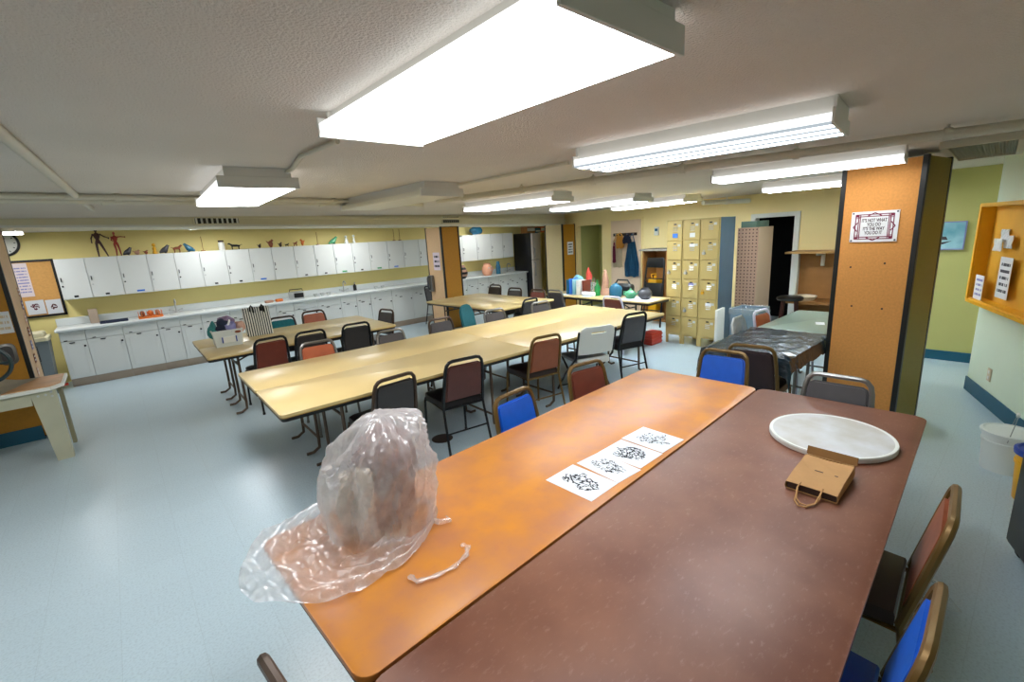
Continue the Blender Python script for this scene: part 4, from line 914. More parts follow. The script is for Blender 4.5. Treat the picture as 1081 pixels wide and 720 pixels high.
# ------------------------------------------------------------------ tan lockers
LX = 6.65; LYa, LYb = AX(755.6, 366, LX).y, AX(702.5, 360, LX).y; LH = 1.93; LB = .155; LD = .46
lw = (LYb-LYa)/3
GL = 'tan six-door locker columns'
for c in range(3):     # c = 0 is the right-hand column
    lb = ['tan six-door locker column with the blue-grey outer side', 'tan six-door locker column, middle of three', 'tan six-door locker column next to the craft table'][c]
    t = thing('locker', lb, 'locker', (LX, LYa+lw*c, 0), 0, GL)
    bm = BM(); b2(bm, .012, LD, .002 if c else .008, lw-.001, LB, LH); b2(bm, 0, .02, .001, .018, LB, LH); b2(bm, 0, .02, lw-.018, lw-.001, LB, LH); b2(bm, 0, .02, 0.001, lw-.001, LH-.016, LH)
    obj('locker_body', bm, M_LOCK, t, False)
    if c == 0: bm = BM(); b2(bm, .001, LD, -.002, .008, .02, LH); obj('side_panel', bm, M_LOCKS, t, False, label='blue-grey outer side panel')
    bm = BM(); b2(bm, .001, .03, .001, lw-.001, LB-.02, LB); obj('bottom_rail', bm, M_LOCK, t, False)
    for y in (.0, lw-.035):
        for x in (0, LD-.04): bm = BM(); b2(bm, x+.002, x+.032, y+.002, y+.033, 0, LB-.02); obj('leg', bm, M_LOCK, t, False)
    dh = (LH-.016-LB)/6
    for k in range(6):
        z0 = LB+dh*k; y0, y1 = .02, lw-.02
        bm = BM(); b2(bm, -.012, .011, y0+.003, y1-.003, z0+.006, z0+dh-.004, bev=.004); dr = obj('door', bm, M_LOCK, t, False)
        ym = (y0+y1)/2
        bm = BM(); b2(bm, -.0135, -.010, ym-.022, ym+.022, z0+dh*.80, z0+dh*.87); obj('pull_slot', bm, M_BLACK, dr, False)
        bm = BM()
        for q in range(3): box(bm, (-.016, ym-.005, z0+dh*(.50+.09*q)), (.012, .07, .006), ry=.5)
        obj('louver', bm, M_PLATE, dr, False)
        bm = BM(); b2(bm, -.0145, -.010, y0+.03, y0+.075, z0+dh*.70, z0+dh*.82); obj('number_plate', bm, M_PLATE, dr, False)
        if (c, k) in ((1, 3), (1, 1), (0, 4), (0, 2), (2, 3)):
            bm = BM(); yl = y1-.035; zl = z0+dh*.42; lathe(bm, [(0, -.014), (.022, -.014), (.022, .014), (0, .014)], 14)
            xf(list(bm.verts), 0, (0, 0, 0), 0, PI/2); xf(list(bm.verts), 0, (-.03, yl, zl-.025)); tube(bm, [(-.03, yl-.012, zl-.01), (-.03, yl-.012, zl+.015), (-.026, yl, zl+.024), (-.03, yl+.012, zl+.015), (-.03, yl+.012, zl-.01)], .004, 6)
            obj('padlock', bm, M_STEEL if (c, k) != (0, 2) else M_YEL, dr)
        if (c, k) in ((2, 5), (1, 5), (1, 2), (1, 4), (0, 1)):
            m = {(2, 5): M_LAVT, (1, 5): M_PAPER, (1, 2): M_LAV, (1, 4): M_PAPER, (0, 1): M_PAPER}[(c, k)]
            bm = BM(); b2(bm, -.0145, -.011, ym-.045, ym+.04, z0+dh*.15+(.5*dh if k in (2, 4, 1) else 0), z0+dh*.30+(.52*dh if k in (2, 4, 1) else .02)); obj('name_tag', bm, m, dr, False, label='paper name tag')
# white panel leaning on the lockers, blue-grey tub, pegboard cabinet
p = AZ(770, 366, 0); x = LX+.12
t = solid('white_board', 'narrow white board standing between the lockers and the grey tub', 'board', (6.62, LYa-.055, .001), lambda b: b2(b, -.15, .15, -.02, .02, 0, .62, bev=.003), M_TRIMW, .12)
gx = 6.15; gy0, gy1 = AX(800, 335, gx).y, AX(770, 335, gx).y; gz = AX(785, 327, gx).z
t = thing('trash_bin', 'blue-grey square trash bin with clear liner beside the tan lockers', 'trash bin', (gx, (gy0+gy1)/2, 0)); w = (gy1-gy0)/2
bm = BM(); a = [bm.verts.new((w+x*w*.85, y*w*.85, 0.001)) for x, y in ((-1, -1), (1, -1), (1, 1), (-1, 1))]; b = [bm.verts.new((w+x*w, y*w, gz)) for x, y in ((-1, -1), (1, -1), (1, 1), (-1, 1))]; ii = [bm.verts.new((w+x*(w-.015), y*(w-.015), gz)) for x, y in ((-1, -1), (1, -1), (1, 1), (-1, 1))]; dn = [bm.verts.new((w+x*(w-.03), y*(w-.03), gz-.35)) for x, y in ((-1, -1), (1, -1), (1, 1), (-1, 1))]
bm.faces.new(a[::-1]); bm.faces.new(dn)
for p_, q_ in ((a, b), (b, ii), (ii, dn)):
    for k in range(4): bm.faces.new((p_[k], p_[(k+1) % 4], q_[(k+1) % 4], q_[k]))
obj('bin_body', bm, M_GREYBIN, t, False)
bm = BM(); 
for r_, zz in ((1.0, 0),): 
    N_ = 40; top = []; low = []; inn = []
    for k in range(N_):
        a_ = 2*PI*k/N_; c_, s_ = math.cos(a_), math.sin(a_); m_ = max(abs(c_), abs(s_)); X, Y = c_/m_, s_/m_
        nz = noise.noise(Vector((c_*3, s_*3, 1)))
        top.append(bm.verts.new((w+X*(w+.004), Y*(w+.004), gz+.012+.012*nz))); low.append(bm.verts.new((w+X*(w+.014), Y*(w+.014), gz-.07+.05*nz))); inn.append(bm.verts.new((w+X*(w-.03), Y*(w-.03), gz-.05)))
    for k in range(N_): j = (k+1) % N_; bm.faces.new((top[k], top[j], low[j], low[k])); bm.faces.new((inn[k], inn[j], top[j], top[k]))
obj('bin_liner', bm, M_FILMW, t)
gx2 = 7.2; ya, yb = AX(798.5, 285, gx2).y, AX(777, 285, gx2).y; xb = AY(813.5, 285, ya).x
t = thing('pegboard_cabinet', 'tall tan cabinet with a pegboard front right of the lockers', 'cabinet', (gx2, ya, 0)); pw = yb-ya; pd = xb-gx2; ph = AX(797, 240, gx2).z
bm = BM(); b2(bm, .012, pd, 0, pw, 0, ph); obj('cabinet_body', bm, M_PEG, t, False)
bm = BM(); b2(bm, 0, .0119, 0, pw, .02, ph); obj('pegboard_front', bm, M_PEGF, t, False)
t = solid('carton', 'grey-green carton lying on top of the pegboard cabinet', 'box', (gx2+pd*.5, ya+pw*.5, ph+.001), lambda b: (b2(b, -pd*.45, pd*.4, -pw*.35, pw*.4, 0, .09, bev=.006), b2(b, -pd*.2, pd*.2, -pw*.36, pw*.41, .02, .07)), mat('carton_green', '#566f62', .7))

# ------------------------------------------------------------------ black-wrapped table and sage-topped table
table('sage-green topped table with a paper scrap in front of the wooden alcove', 5.66, 1.60, 0, 1.30, .62, M_GREENTOP, M_BEDGE, legm=M_CHROME, lx=(.12, .3))
t = table('table wrapped in black plastic and clear film near the cork partition', 4.49, 1.60, 0, 1.02, .66, M_BLACK, M_BLACK, legm=M_CHROME)
bm = BM(); nx, ny = 46, 36; g = []
for i in range(nx+1):
    row = []
    for j in range(ny+1):
        x = -.66+1.2*i/nx; y = -.46+.92*j/ny; dx = max(0, -.52-x); dy = max(0, abs(y)-.345); dd = dx+dy
        X = x+dx*.75; Y = y - (math.copysign(dy*.75, y)); z = .744 - dd*1.05
        z += .008*noise.noise(Vector((x*9, y*14, 0))) + .006*abs(noise.noise(Vector((x*22, y*30, 3)))) + (.02*noise.noise(Vector((x*12, y*12, 7))) if dd else 0)
        if dd == 0: z = max(z, .7425)
        row.append(bm.verts.new((X-(.02 if dx else 0), Y+(math.copysign(.018, y) if dy else 0), z)))
    g.append(row)
for i in range(nx):
    for j in range(ny): bm.faces.new((g[i][j], g[i+1][j], g[i+1][j+1], g[i][j+1]))
M_WRAP = mat('black_wrap', '#23323c', .22, bump=.9, bscale=26, var=.25, vscale=14)
obj('plastic_wrap', bm, M_WRAP, t, label='crumpled dark plastic sheet over the top')
for (u, v, rz, lb, dx, dy) in ((861, 343, .3, 'white paper scrap lying on the sage-topped table', .07, .04), (855, 372, .8, 'white paper scrap on the corner of the black-wrapped table', .05, .03)):
    p = AZ(u, v, .74); x = min(p.x, 6.2); p = AZ(u, v, .742)
    q = (5.55, 1.47, .7415) if 'sage' in lb else (4.02, 1.26, .765)
    solid('paper_scrap', lb, 'paper', q, lambda b: b2(b, -dx, dx, -dy, dy, 0, .002), M_PAPER, rz)
# stool
t = thing('stool', 'round black-topped wooden stool in front of the dark doorway', 'stool', AZ(834, 314, .66)*1); t.location.z = 0
bm = BM(); lathe(bm, [(0, .62), (.17, .62), (.185, .64), (.18, .665), (.15, .68), (0, .682)], 24); obj('seat', bm, M_BLACK, t)
for k in range(4): a = PI/4+k*PI/2+.2; bm = BM(); tube(bm, [(.12*math.cos(a), .12*math.sin(a), .62), (.18*math.cos(a), .18*math.sin(a), 0)], .022, 8); obj('leg', bm, M_DKWOOD, t)
bm = BM(); tube(bm, [(.157*math.cos(2*PI*k/20), .157*math.sin(2*PI*k/20), .24) for k in range(20)], .009, 8, closed=True); obj('foot_ring', bm, M_DKWOOD, t)
# wooden alcove right of the doorway
ax0 = 8.0; ay1 = dy0-.09; ay0 = 1.3; az = AX(850, 268, 8.1).z
t = thing('wooden_alcove', 'open wooden alcove shelf unit standing right of the dark doorway', 'shelf unit', (XF, ay0, 0)); aw = ay1-ay0; dpt = .5
bm = BM(); b2(bm, -.03, -.005, 0, aw, 0, az); obj('back_panel', bm, M_BRNWOOD, t, False)
bm = BM(); b2(bm, -dpt, -.005, -.0, aw+.05, az, az+.03, bev=.004); obj('top_shelf', bm, mat('shelf_edge', '#b58a52', .6), t, False)
zc_ = AX(855, 318, 8.2).z
bm = BM(); b2(bm, -dpt, -.03, 0, aw, zc_-.04, zc_, bev=.004); obj('lower_shelf', bm, M_BRNWOOD, t, False)
bm = BM(); b2(bm, -dpt+.02, -.03, 0, .03, 0, az); b2(bm, -.12, -.03, aw-.03, aw, 0, az); obj('side_panel', bm, M_TRIMW, t, False)
bm = BM(); b2(bm, -.06, -.03, aw*.72, aw*.72+.05, az-.22, az); b2(bm, -dpt*.7, -.03, aw*.72, aw*.72+.04, az-.04, az); obj('bracket', bm, M_TRIMW, t, False)
bm = BM(); b2(bm, -dpt+.03, -.06, .02, aw-.02, .12, .15); obj('bottom_shelf', bm, M_BEDGE, t, False)
for k, (uu, rad, zz) in enumerate(((849, .17, 0), (858, .15, .0))):
    y = AX(uu, 312, 8.3).y
    t2 = thing('clay_basin', ['pale round basin on the alcove shelf, nearer the stool', 'pale round basin on the alcove shelf, nearer the cork partition'][k], 'basin', (8.3, min(y, ay1-.2), zc_+.001), 0, 'pale basins in the alcove')
    bm = BM(); lathe(bm, [(0, 0), (rad*.8, 0), (rad, .05), (rad*1.03, .06), (rad*.95, .06), (rad*.75, .015), (0, .012)], 24); obj('basin_body', bm, M_CREAMC, t2)
    bm = BM(); lathe(bm, [(rad*.99, .055), (rad*1.05, .062), (rad*1.03, .068), (rad*.96, .06)], 24); obj('rim', bm, M_CLAYW, t2)
    if k == 0: break

# ------------------------------------------------------------------ things on the craft table
CT = .741; CTO = .7455
def on_craft(u, v, z=CT, n_=None): p = AZ(u, v, z); return (min(max(p.x, 6.12), 6.6), min(max(p.y, 3.9), 6.0), CT)
def craft_at(u, x): q = AX(u, 300, x); return (x, q.y, CT)
# books / bottles in a row
books = [(602.5, .06, .26, M_BLUEG, 'dark blue'), (605.5, .055, .28, M_LAVT, 'bright blue'), (609, .06, .27, M_PIC, 'pale blue'), (613.5, .075, .26, M_TRIMW, 'wide white'), (619, .045, .26, M_MAROONV, 'dark red')]
for u, w_, h_, m, cname in books:
    x, y, z = craft_at(u, 6.30)
    t = thing('binder', f'{cname} binder standing in the row on the craft table', 'binder', (x, y, CTO), 0, 'binders on the craft table')
    bm = BM(); b2(bm, -.09, .09, -w_/2, -w_/2+.006, 0, h_, bev=.002); b2(bm, -.09, .09, w_/2-.006, w_/2, 0, h_, bev=.002); b2(bm, -.093, -.085, -w_/2, w_/2, 0, h_, bev=.002); obj('cover', bm, m, t, False)
    bm = BM(); b2(bm, -.08, .08, -w_/2+.007, w_/2-.007, .004, h_-.012); obj('page_block', bm, M_PAPER, t, False)
x, y, z = craft_at(608, 6.47); t = solid('cloth_bundle', 'light blue crumpled cloth behind the row of binders', 'cloth', (6.53, y, CTO), lambda b: ball(b, (0, 0, .16), (.08, .14, .16), 16), M_PIC)
for v in t.data.vertices: v.co += Vector((1, 1, 1))*noise.noise(v.co*11)*.03; v.co.z = max(v.co.z, .001)
for u, x_, lb in ((625.3, 6.47, 'clear glass jar of tools right of the dark red binder'),):
    x, y, z = craft_at(u, x_); t = thing('glass_jar', lb, 'jar', (x, y, CTO)); bm = BM(); lathe(bm, [(0, 0), (.06, 0), (.065, .02), (.065, .2), (.06, .2), (.058, .02), (0, .012)], 18); obj('jar_body', bm, M_FILMW, t)
    for k in range(5): bm = BM(); tube(bm, [(.02*math.cos(k), .02*math.sin(k), .02), (.045*math.cos(k*1.3), .045*math.sin(k*1.3), .24+.01*k)], .006, 6); obj('tool', bm, [M_TERRA, M_BLUEG, M_BEDGE, M_GREENT, M_STEEL][k], t)
x, y, z = craft_at(621.5, 6.52); t = thing('red_sculpture', 'tall thin red twisted sculpture behind the tool jar', 'sculpture', (x, y, CTO))
bm = BM(); tube(bm, [(0, 0, .01), (.01, .03, .12), (-.01, -.02, .25), (.01, .015, .37), (0, 0, .46)], [.07, .055, .06, .04, .012], 8); obj('twisted_body', bm, M_REDP, t)
bm = BM(); tube(bm, [(0, -.03, .2), (.0, -.07, .3), (0, -.05, .38)], [.02, .018, .006], 8); obj('side_branch', bm, M_REDP, t)
x, y, z = craft_at(630.5, 6.28); t = thing('bottle', 'green glass bottle on the craft table', 'bottle', (x, y, CTO)); bm = BM(); lathe(bm, [(0, 0), (.05, 0), (.052, .15), (.02, .2), (.018, .25), (0, .25)], 18); obj('bottle_body', bm, M_GREENP, t); bm = BM(); lathe(bm, [(.02, .25), (.021, .275), (0, .275)], 12); obj('cap', bm, M_GREENP, t)
x, y, z = craft_at(639, 6.45); t = thing('clay_figure', 'tall pinkish clay figure sculpture right of the green bottle', 'sculpture', (x, y, CTO)); bm = BM(); tube(bm, [(0, 0, .0), (0, 0, .04), (0, .01, .12), (0, -.01, .22), (0, .0, .32), (0, -.005, .40)], [.1, .095, .055, .06, .045, .02], 12); obj('figure_body', bm, M_TERRA, t); bm = BM(); ball(bm, (0, 0, .41), .028, 10); obj('head', bm, M_TERRA, t)
x, y, z = craft_at(623, 6.18); t = solid('paper_roll', 'white roll of paper lying in front of the binders', 'paper', (6.13, y, CTO+.042), lambda b: (tube(b, [(0, -.12, 0), (0, .12, 0)], .04, 14), b2(b, -.09, .0, -.1, .1, -.041, -.036)), M_PAPER, .1)
x, y, z = craft_at(655.5, 6.45); t = thing('black_bag', 'large black bag behind the blue pot on the craft table', 'bag', (6.5, y, CTO)); bm = BM(); b2(bm, -.09, .09, -.2, .2, 0, .2, bev=.06, seg=4); obj('bag_body', bm, M_BLACK, t); bm = BM(); tube(bm, [(0, -.15, .19), (0, -.1, .26), (0, .1, .26), (0, .15, .19)], .014, 8); obj('handle', bm, M_BLACK, t)
x, y, z = craft_at(651.5, 6.24); t = thing('glazed_pot', 'blue glazed pot in front of the black bag', 'pot', (x-.02, y+.015, CTO)); bm = BM(); lathe(bm, [(0, 0), (.085, 0), (.105, .04), (.105, .16), (.08, .2), (.06, .205), (.06, .195), (0, .19)], 20); obj('pot_body', bm, M_BLUEG, t); bm = BM(); lathe(bm, [(.062, .205), (.05, .225), (.015, .235), (.015, .25), (0, .25)], 16); obj('lid', bm, M_BLUEG, t)
x, y, z = craft_at(665.5, 6.27); t = thing('teapot', 'green glazed teapot between the blue pot and the dark round pot', 'teapot', (x, y, CTO)); bm = BM(); lathe(bm, [(0, 0), (.06, 0), (.095, .05), (.09, .09), (.05, .12), (0, .125)], 20); obj('pot_body', bm, M_GREENT, t); bm = BM(); tube(bm, [(0, -.08, .06), (0, -.13, .08), (0, -.15, .12)], [.02, .014, .01], 8); obj('spout', bm, M_GREENT, t); bm = BM(); tube(bm, [(0, .08, .04), (0, .13, .05), (0, .13, .1), (0, .07, .1)], .01, 8); obj('handle', bm, M_GREENT, t); bm = BM(); lathe(bm, [(0, .12), (.04, .122), (.02, .14), (.012, .15), (.015, .165), (0, .17)], 14); obj('lid', bm, M_GREENT, t)
x, y, z = craft_at(681, 6.28); t = thing('round_pot', 'dark grey round pot near the folded black chair', 'pot', (x, y, CTO)); bm = BM(); lathe(bm, [(0, 0), (.06, 0), (.105, .05), (.11, .09), (.09, .14), (.055, .165), (.05, .16), (.08, .13), (0, .12)], 22); obj('pot_body', bm, M_GREYG, t); bm = BM(); lathe(bm, [(.052, .162), (.06, .17), (.055, .175), (.048, .168)], 20); obj('rim', bm, M_GREYG, t)
for k, (u, rz, m, lb, sx_, sy_) in enumerate(((594, .1, M_PAPER, 'white papers at the left end of the craft table', .1, .16), (668, -.05, mat('paper_bluish', '#cfd9e8', .7), 'bluish paper sheet under the green teapot', .24, .2), (685, .15, M_PAPER, 'white paper sheet at the right end of the craft table', .2, .13), (646, .3, M_CREAMC, 'tan paper sheet in front of the clay figure', .1, .08))):
    x, y, z = craft_at(u, 6.2); y = min(max(y, 3.98), 5.9)
    solid('paper_sheet', lb, 'paper', (6.25 if sx_ > .15 else 6.18, y, CT+.0005+.0006*k), lambda b: b2(b, -sx_*.8, sx_*.8, -sy_, sy_, 0, .0012), m, rz)
# craft table extras: red pieces under it
t = solid('red_crate', 'red plastic crate on the floor under the craft table end', 'crate', (6.42, 4.03, .001), lambda b: (b2(b, -.15, .15, -.1, .1, 0, .2, bev=.015), [b2(b, -.155, .155, -.105, .105, .06*k+.03, .06*k+.045) for k in range(3)]), M_REDP)

# aprons hanging on the pink door
def hook_rail(u0, u1, v, label):
    y0, y1 = AX(u1, v, XF-.05).y, AX(u0, v, XF-.05).y; z = AX((u0+u1)/2, v, XF-.05).z
    t = thing('hook_rail', label, 'hook rail', (XF-.03, (y0+y1)/2, z+.03)); w = (y1-y0)/2
    bm = BM(); b2(bm, -.008, .004, -w, w, -.03, .03, bev=.003); obj('rail_board', bm, M_BEDGE, t)
    for k in range(4): yy = -w+w*2*(k+.5)/4; bm = BM(); tube(bm, [(-.008, yy, .01), (-.04, yy, -.005), (-.05, yy, .015)], .006, 6); obj('hook', bm, M_STEEL, t)
    return t
hook_rail(647, 672, 249, 'dark hook rail with coat hooks on the pink door')
def hang(u, vt, vb, label, m, wt_, wb, cat='apron', x=XF-.1, strap=True, sm=None):
    zt_, zb_ = AX(u, vt, x).z, AX(u, vb, x).z; y = AX(u, (vt+vb)/2, x).y
    t = thing('hanging_apron', label, cat, (x, y, zb_)); h = zt_-zb_
    bm = BM(); rows = []; nu = 18
    for i in range(17):
        s = i/16; z = h*.82*s; w = wb+(wt_-wb)*max(0, (s-.35)/.65)**.8 if s > .35 else wb*(1-.05*s)
        rows.append([bm.verts.new((.028*math.sin(k*1.9+s*2)*(1-.5*s)-.01, -w/2+w*k/nu, z+.012*math.sin(k*.8)*(1-s))) for k in range(nu+1)])
    for a_, b_ in zip(rows, rows[1:]):
        for k in range(nu): bm.faces.new((a_[k], a_[k+1], b_[k+1], b_[k]))
    r_ = bmesh.ops.solidify(bm, geom=bm.faces[:], thickness=.008); obj('apron_cloth', bm, m, t)
    bm = BM(); tube(bm, [(0, -wt_*.45, h*.80), (0, -wt_*.2, h*.95), (.0, 0, h), (0, wt_*.2, h*.95), (0, wt_*.45, h*.80)], .009, 6); obj('neck_strap', bm, sm or m, t)
hang(667, 247, 292, 'blue denim apron hanging on the pink door', M_DENIM, .16, .36, x=XF-.09)
hang(652, 247, 282, 'mustard and cream apron hanging left of the denim apron', M_CREAMC, .2, .26, sm=M_YCLOTH, x=XF-.09)
hang(654.5, 246, 262, 'mustard cloth hanging on the same hooks, above the cream apron', M_YCLOTH, .14, .2, cat='cloth', x=XF-.18)
hang(648.5, 256, 277, 'dark plum strip of cloth hanging at the far left of the hooks', M_PINK, .04, .07, cat='cloth', x=XF-.22)
hang(662, 247, 257, 'dark folded cloth bunched on the hooks above the denim apron', M_DARKB, .12, .22, cat='cloth', x=XF-.26)
# thermostat, cubby, folded chair
p = AX(693.5, 244, XF); t = thing('wall_mounted_thermostat', 'white wall thermostat left of the lockers', 'thermostat', (XF-.001, p.y, p.z)); bm = BM(); b2(bm, -.03, 0, -.05, .05, -.085, .085, bev=.008); obj('case', bm, M_TRIMW, t); bm = BM(); b2(bm, -.033, -.029, -.03, .03, 0, .05); obj('display', bm, M_BLUEG, t)
kx = 8.05; ky1, ky0 = AX(678, 280, kx).y, AX(704, 280, kx).y; kz = AX(688, 265, kx).z
t = thing('wooden_cubby', 'open brown wooden cubby left of the lockers with a grey top', 'shelf unit', (kx, ky0, 0)); w = ky1-ky0
bm = BM(); b2(bm, .02, .5, 0, w, .0, .04); b2(bm, .47, .5, 0, w, 0, kz); b2(bm, .0, .47, 0, .025, 0, kz); b2(bm, 0, .47, w-.025, w, 0, kz); obj('cubby_case', bm, M_BRNWOOD, t, False)
bm = BM(); b2(bm, -.03, .5, -.02, w+.06, kz, kz+.035, bev=.004); obj('top_board', bm, mat('cubby_top', '#8f8a80', .6), t, False)
t = thing('folded_chair', 'folded black metal chair leaning in front of the wooden cubby', 'chair', (7.7, AX(690, 290, 7.7).y, 0)); cz = 1.28
for s in (-1, 1): bm = BM(); tube(bm, [(-.12, s*.22, 0), (.0, s*.2, cz*.6), (.07, s*.18, cz-.08), (.08, s*.15, cz)], .016, 8); obj('leg', bm, M_BLACKM, t)
for s in (-1, 1): bm = BM(); tube(bm, [(-.06, s*.19, 0), (.0, s*.18, cz*.45), (.02, s*.18, cz*.66)], .014, 8); obj('leg', bm, M_BLACKM, t)
bm = BM(); b2(bm, .05, .075, -.17, .17, cz*.86, cz+.01, bev=.01); obj('backrest', bm, M_BLACKM, t)
bm = BM(); box(bm, (-.0, 0, cz*.5), (.03, .34, .36), ry=.1, bev=.01); obj('seat', bm, M_BLACK, t)
for x_1, y_1, z_1 in ((-.08, .2, cz*.24), (.03, .19, cz*.7)): bm = BM(); tube(bm, [(x_1, -y_1, z_1), (x_1, y_1, z_1)], .01, 8); obj('crossbar', bm, M_BLACKM, t)
t = thing('yellow_jug', 'bright yellow jug standing in the wooden cubby', 'jug', (8.27, ky1-.16, .041)); zj = AX(683, 292, 8.2).z
bm = BM(); b2(bm, -.12, .12, -.1, .1, 0, zj-.08, bev=.03); lathe(bm, [(.03, zj-.09), (.03, zj-.02), (0, zj-.02)], 12); obj('jug_body', bm, M_YEL, t); bm = BM(); tube(bm, [(0, .07, zj-.1), (0, .09, zj), (0, -.02, zj+.01)], .014, 8); obj('handle', bm, M_YEL, t)
# notices on the ochre partition face
def printed(m0, n, ink):
    k = f'printed_{m0.name}_{n}_{ink.name}'
    if k in MATS: return MATS[k]
    m = bpy.data.materials.new(k); m.use_nodes = True; N, L, B = nodes(m); B.inputs['Roughness'].default_value = .7
    tc = N.new('ShaderNodeTexCoord'); sx = N.new('ShaderNodeSeparateXYZ'); L.new(tc.outputs['Generated'], sx.inputs[0])
    def M(op, a, b=None):
        q = N.new('ShaderNodeMath'); q.operation = op
        for i, x in enumerate((a, b)):
            if x is None: continue
            if isinstance(x, (int, float)): q.inputs[i].default_value = x
            else: L.new(x, q.inputs[i])
        return q.outputs[0]
    yy = M('MULTIPLY', M('SUBTRACT', sx.outputs['Y'], .1), n/.8); row = M('FLOOR', yy); fr = M('FRACT', yy)
    band = M('LESS_THAN', M('ABSOLUTE', M('SUBTRACT', fr, .5)), .22)
    cb = N.new('ShaderNodeCombineXYZ'); L.new(M('MULTIPLY', sx.outputs['X'], 11), cb.inputs[0]); L.new(M('MULTIPLY', row, 7.3), cb.inputs[1])
    nz = N.new('ShaderNodeTexNoise'); nz.inputs['Scale'].default_value = 1; nz.inputs['Detail'].default_value = 1; L.new(cb.outputs[0], nz.inputs['Vector'])
    gap = M('GREATER_THAN', nz.outputs['Fac'], .42)
    inx = M('LESS_THAN', M('ABSOLUTE', M('SUBTRACT', sx.outputs['X'], .5)), .38); iny = M('LESS_THAN', M('ABSOLUTE', M('SUBTRACT', sx.outputs['Y'], .5)), .4)
    f = M('MULTIPLY', M('MULTIPLY', band, gap), M('MULTIPLY', inx, iny))
    mx = N.new('ShaderNodeMixRGB'); mx.inputs[1].default_value = m0.node_tree.nodes['Principled BSDF'].inputs['Base Color'].default_value; mx.inputs[2].default_value = ink.node_tree.nodes['Principled BSDF'].inputs['Base Color'].default_value
    L.new(f, mx.inputs[0]); L.new(mx.outputs[0], B.inputs['Base Color']); MATS[k] = m; return m
def paper_on(name, label, cat, P0, ex, ez, w_, h_, m=M_PAPER, lines=0, parent=None, th=.003, ink=M_INK):
    # P0 centre, ex = unit vector of the sheet's width, ez = up, facing ex x ez flipped towards the viewer
    ex = Vector(ex).normalized(); ez = Vector(ez).normalized(); n_ = ex.cross(ez)
    R = Matrix((ex, ez, n_)).transposed().to_4x4()
    bm = BM(); b2(bm, -w_/2, w_/2, -h_/2, h_/2, 0, th)
    if lines: m = printed(m, lines, ink)
    if False:
        e_ = bpy.data.objects.new(name, None); COL.objects.link(e_); e_.matrix_world = Matrix.Translation(P0) @ R
        obj('sheet', bm, m, e_, False); bm = BM()
        for k in range(lines):
            y = h_*(.36-.72*k/max(1, lines-1)) if lines > 1 else 0; x = -w_*.38
            while x < w_*.3:
                l = w_*random.uniform(.08, .22); b2(bm, x, min(x+l, w_*.38), y-h_*.18/lines, y+h_*.18/lines, th, th+.0008); x += l+w_*.04
        obj('print_lines', bm, ink, e_, False); o = e_
    else:
        o = obj(name, bm, m, None, False); o.matrix_world = Matrix.Translation(P0) @ R
    if label: tag(o, label, cat)
    return o
q = AY(602, 262, QY0-.009); paper_on('notice_sign', 'white notice sheet with two grey blocks on the ochre partition by the binders', 'notice', q, (1, 0, 0), (0, 0, 1), .2, .3, M_PAPER, 4, ink=M_GREYV)
p = AX(465, 274, MX0-.004); paper_on('notice_sign', 'pale pink paper notice on the edge of the pale partition', 'notice', AX(461, 276, MX0-.009), (0, -1, 0), (0, 0, 1), .25, .36, mat('paper_pinkish', '#dfd0dc', .7), 3)
t = thing('mounted_device', 'grey device hung on the pale partition beneath the pink notice', 'device', AX(456.5, 299, MX0-.01)); bm = BM(); b2(bm, -.05, 0.005, -.08, .08, -.17, .17, bev=.015); obj('device_body', bm, M_CHROME, t); bm = BM(); tube(bm, [(-.06, .03, -.13), (-.085, .03, -.08), (-.085, .03, .1), (-.06, .03, .15)], .022, 8); obj('grip', bm, M_GREYG, t); bm = BM(); tube(bm, [(-.05, .0, -.17)] + [(-.05+.012*math.cos(k*1.5), .012*math.sin(k*1.5), -.18-.008*k) for k in range(14)], .005, 5); obj('cord', bm, M_GREYG, t)

# ------------------------------------------------------------------ right side: motto sign, picture, yellow board, buckets, black cabinet
cs = [AP(u, v, .006) for u, v in ((900, 224), (950, 221.5), (947, 254.5), (896.5, 256))]
sw = ((cs[0]-cs[1]).length+(cs[3]-cs[2]).length)/2; sh = ((cs[0]-cs[3]).length+(cs[1]-cs[2]).length)/2; sc_ = sum(cs, Vector())/4
def frame_obj(name, label, cat, P0, ex, ez):
    ex = Vector(ex).normalized(); ez = Vector(ez).normalized(); n_ = ex.cross(ez)
    e_ = bpy.data.objects.new(name, None); COL.objects.link(e_); e_.matrix_world = Matrix.Translation(P0) @ Matrix((ex, ez, n_)).transposed().to_4x4(); return tag(e_, label, cat)
t = frame_obj('motto_sign', "white motto sign with a maroon border pinned on the cork partition", 'sign', sc_, PE, (0, 0, 1))
bm = BM(); b2(bm, -sw/2, sw/2, -sh/2, sh/2, 0, .004); obj('sign_board', bm, M_PAPER, t, False)
bm = BM(); X, Y = sw*.40, sh*.40
def bar(bm, a, b, w_, z0=.004, z1=.0052):
    a, b = Vector(a), Vector(b); d = b-a; n_ = Vector((-d.y, d.x)).normalized()*w_/2
    prism(bm, [tuple(a-n_), tuple(b-n_), tuple(b+n_), tuple(a+n_)], z0, z1)
for w_ in (1, .84):
    for s in (-1, 1): bar(bm, (-X, s*Y*w_), (X, s*Y*w_), .007); bar(bm, (s*X*w_, -Y), (s*X*w_, Y), .007)
for s in (-1, 1):
    bar(bm, (-X*.36, s*Y*.88), (0, s*Y*1.12), .008); bar(bm, (0, s*Y*1.12), (X*.36, s*Y*.88), .008)
    bar(bm, (s*X*.88, -Y*.36), (s*X*1.1, 0), .008); bar(bm, (s*X*1.1, 0), (s*X*.88, Y*.36), .008)
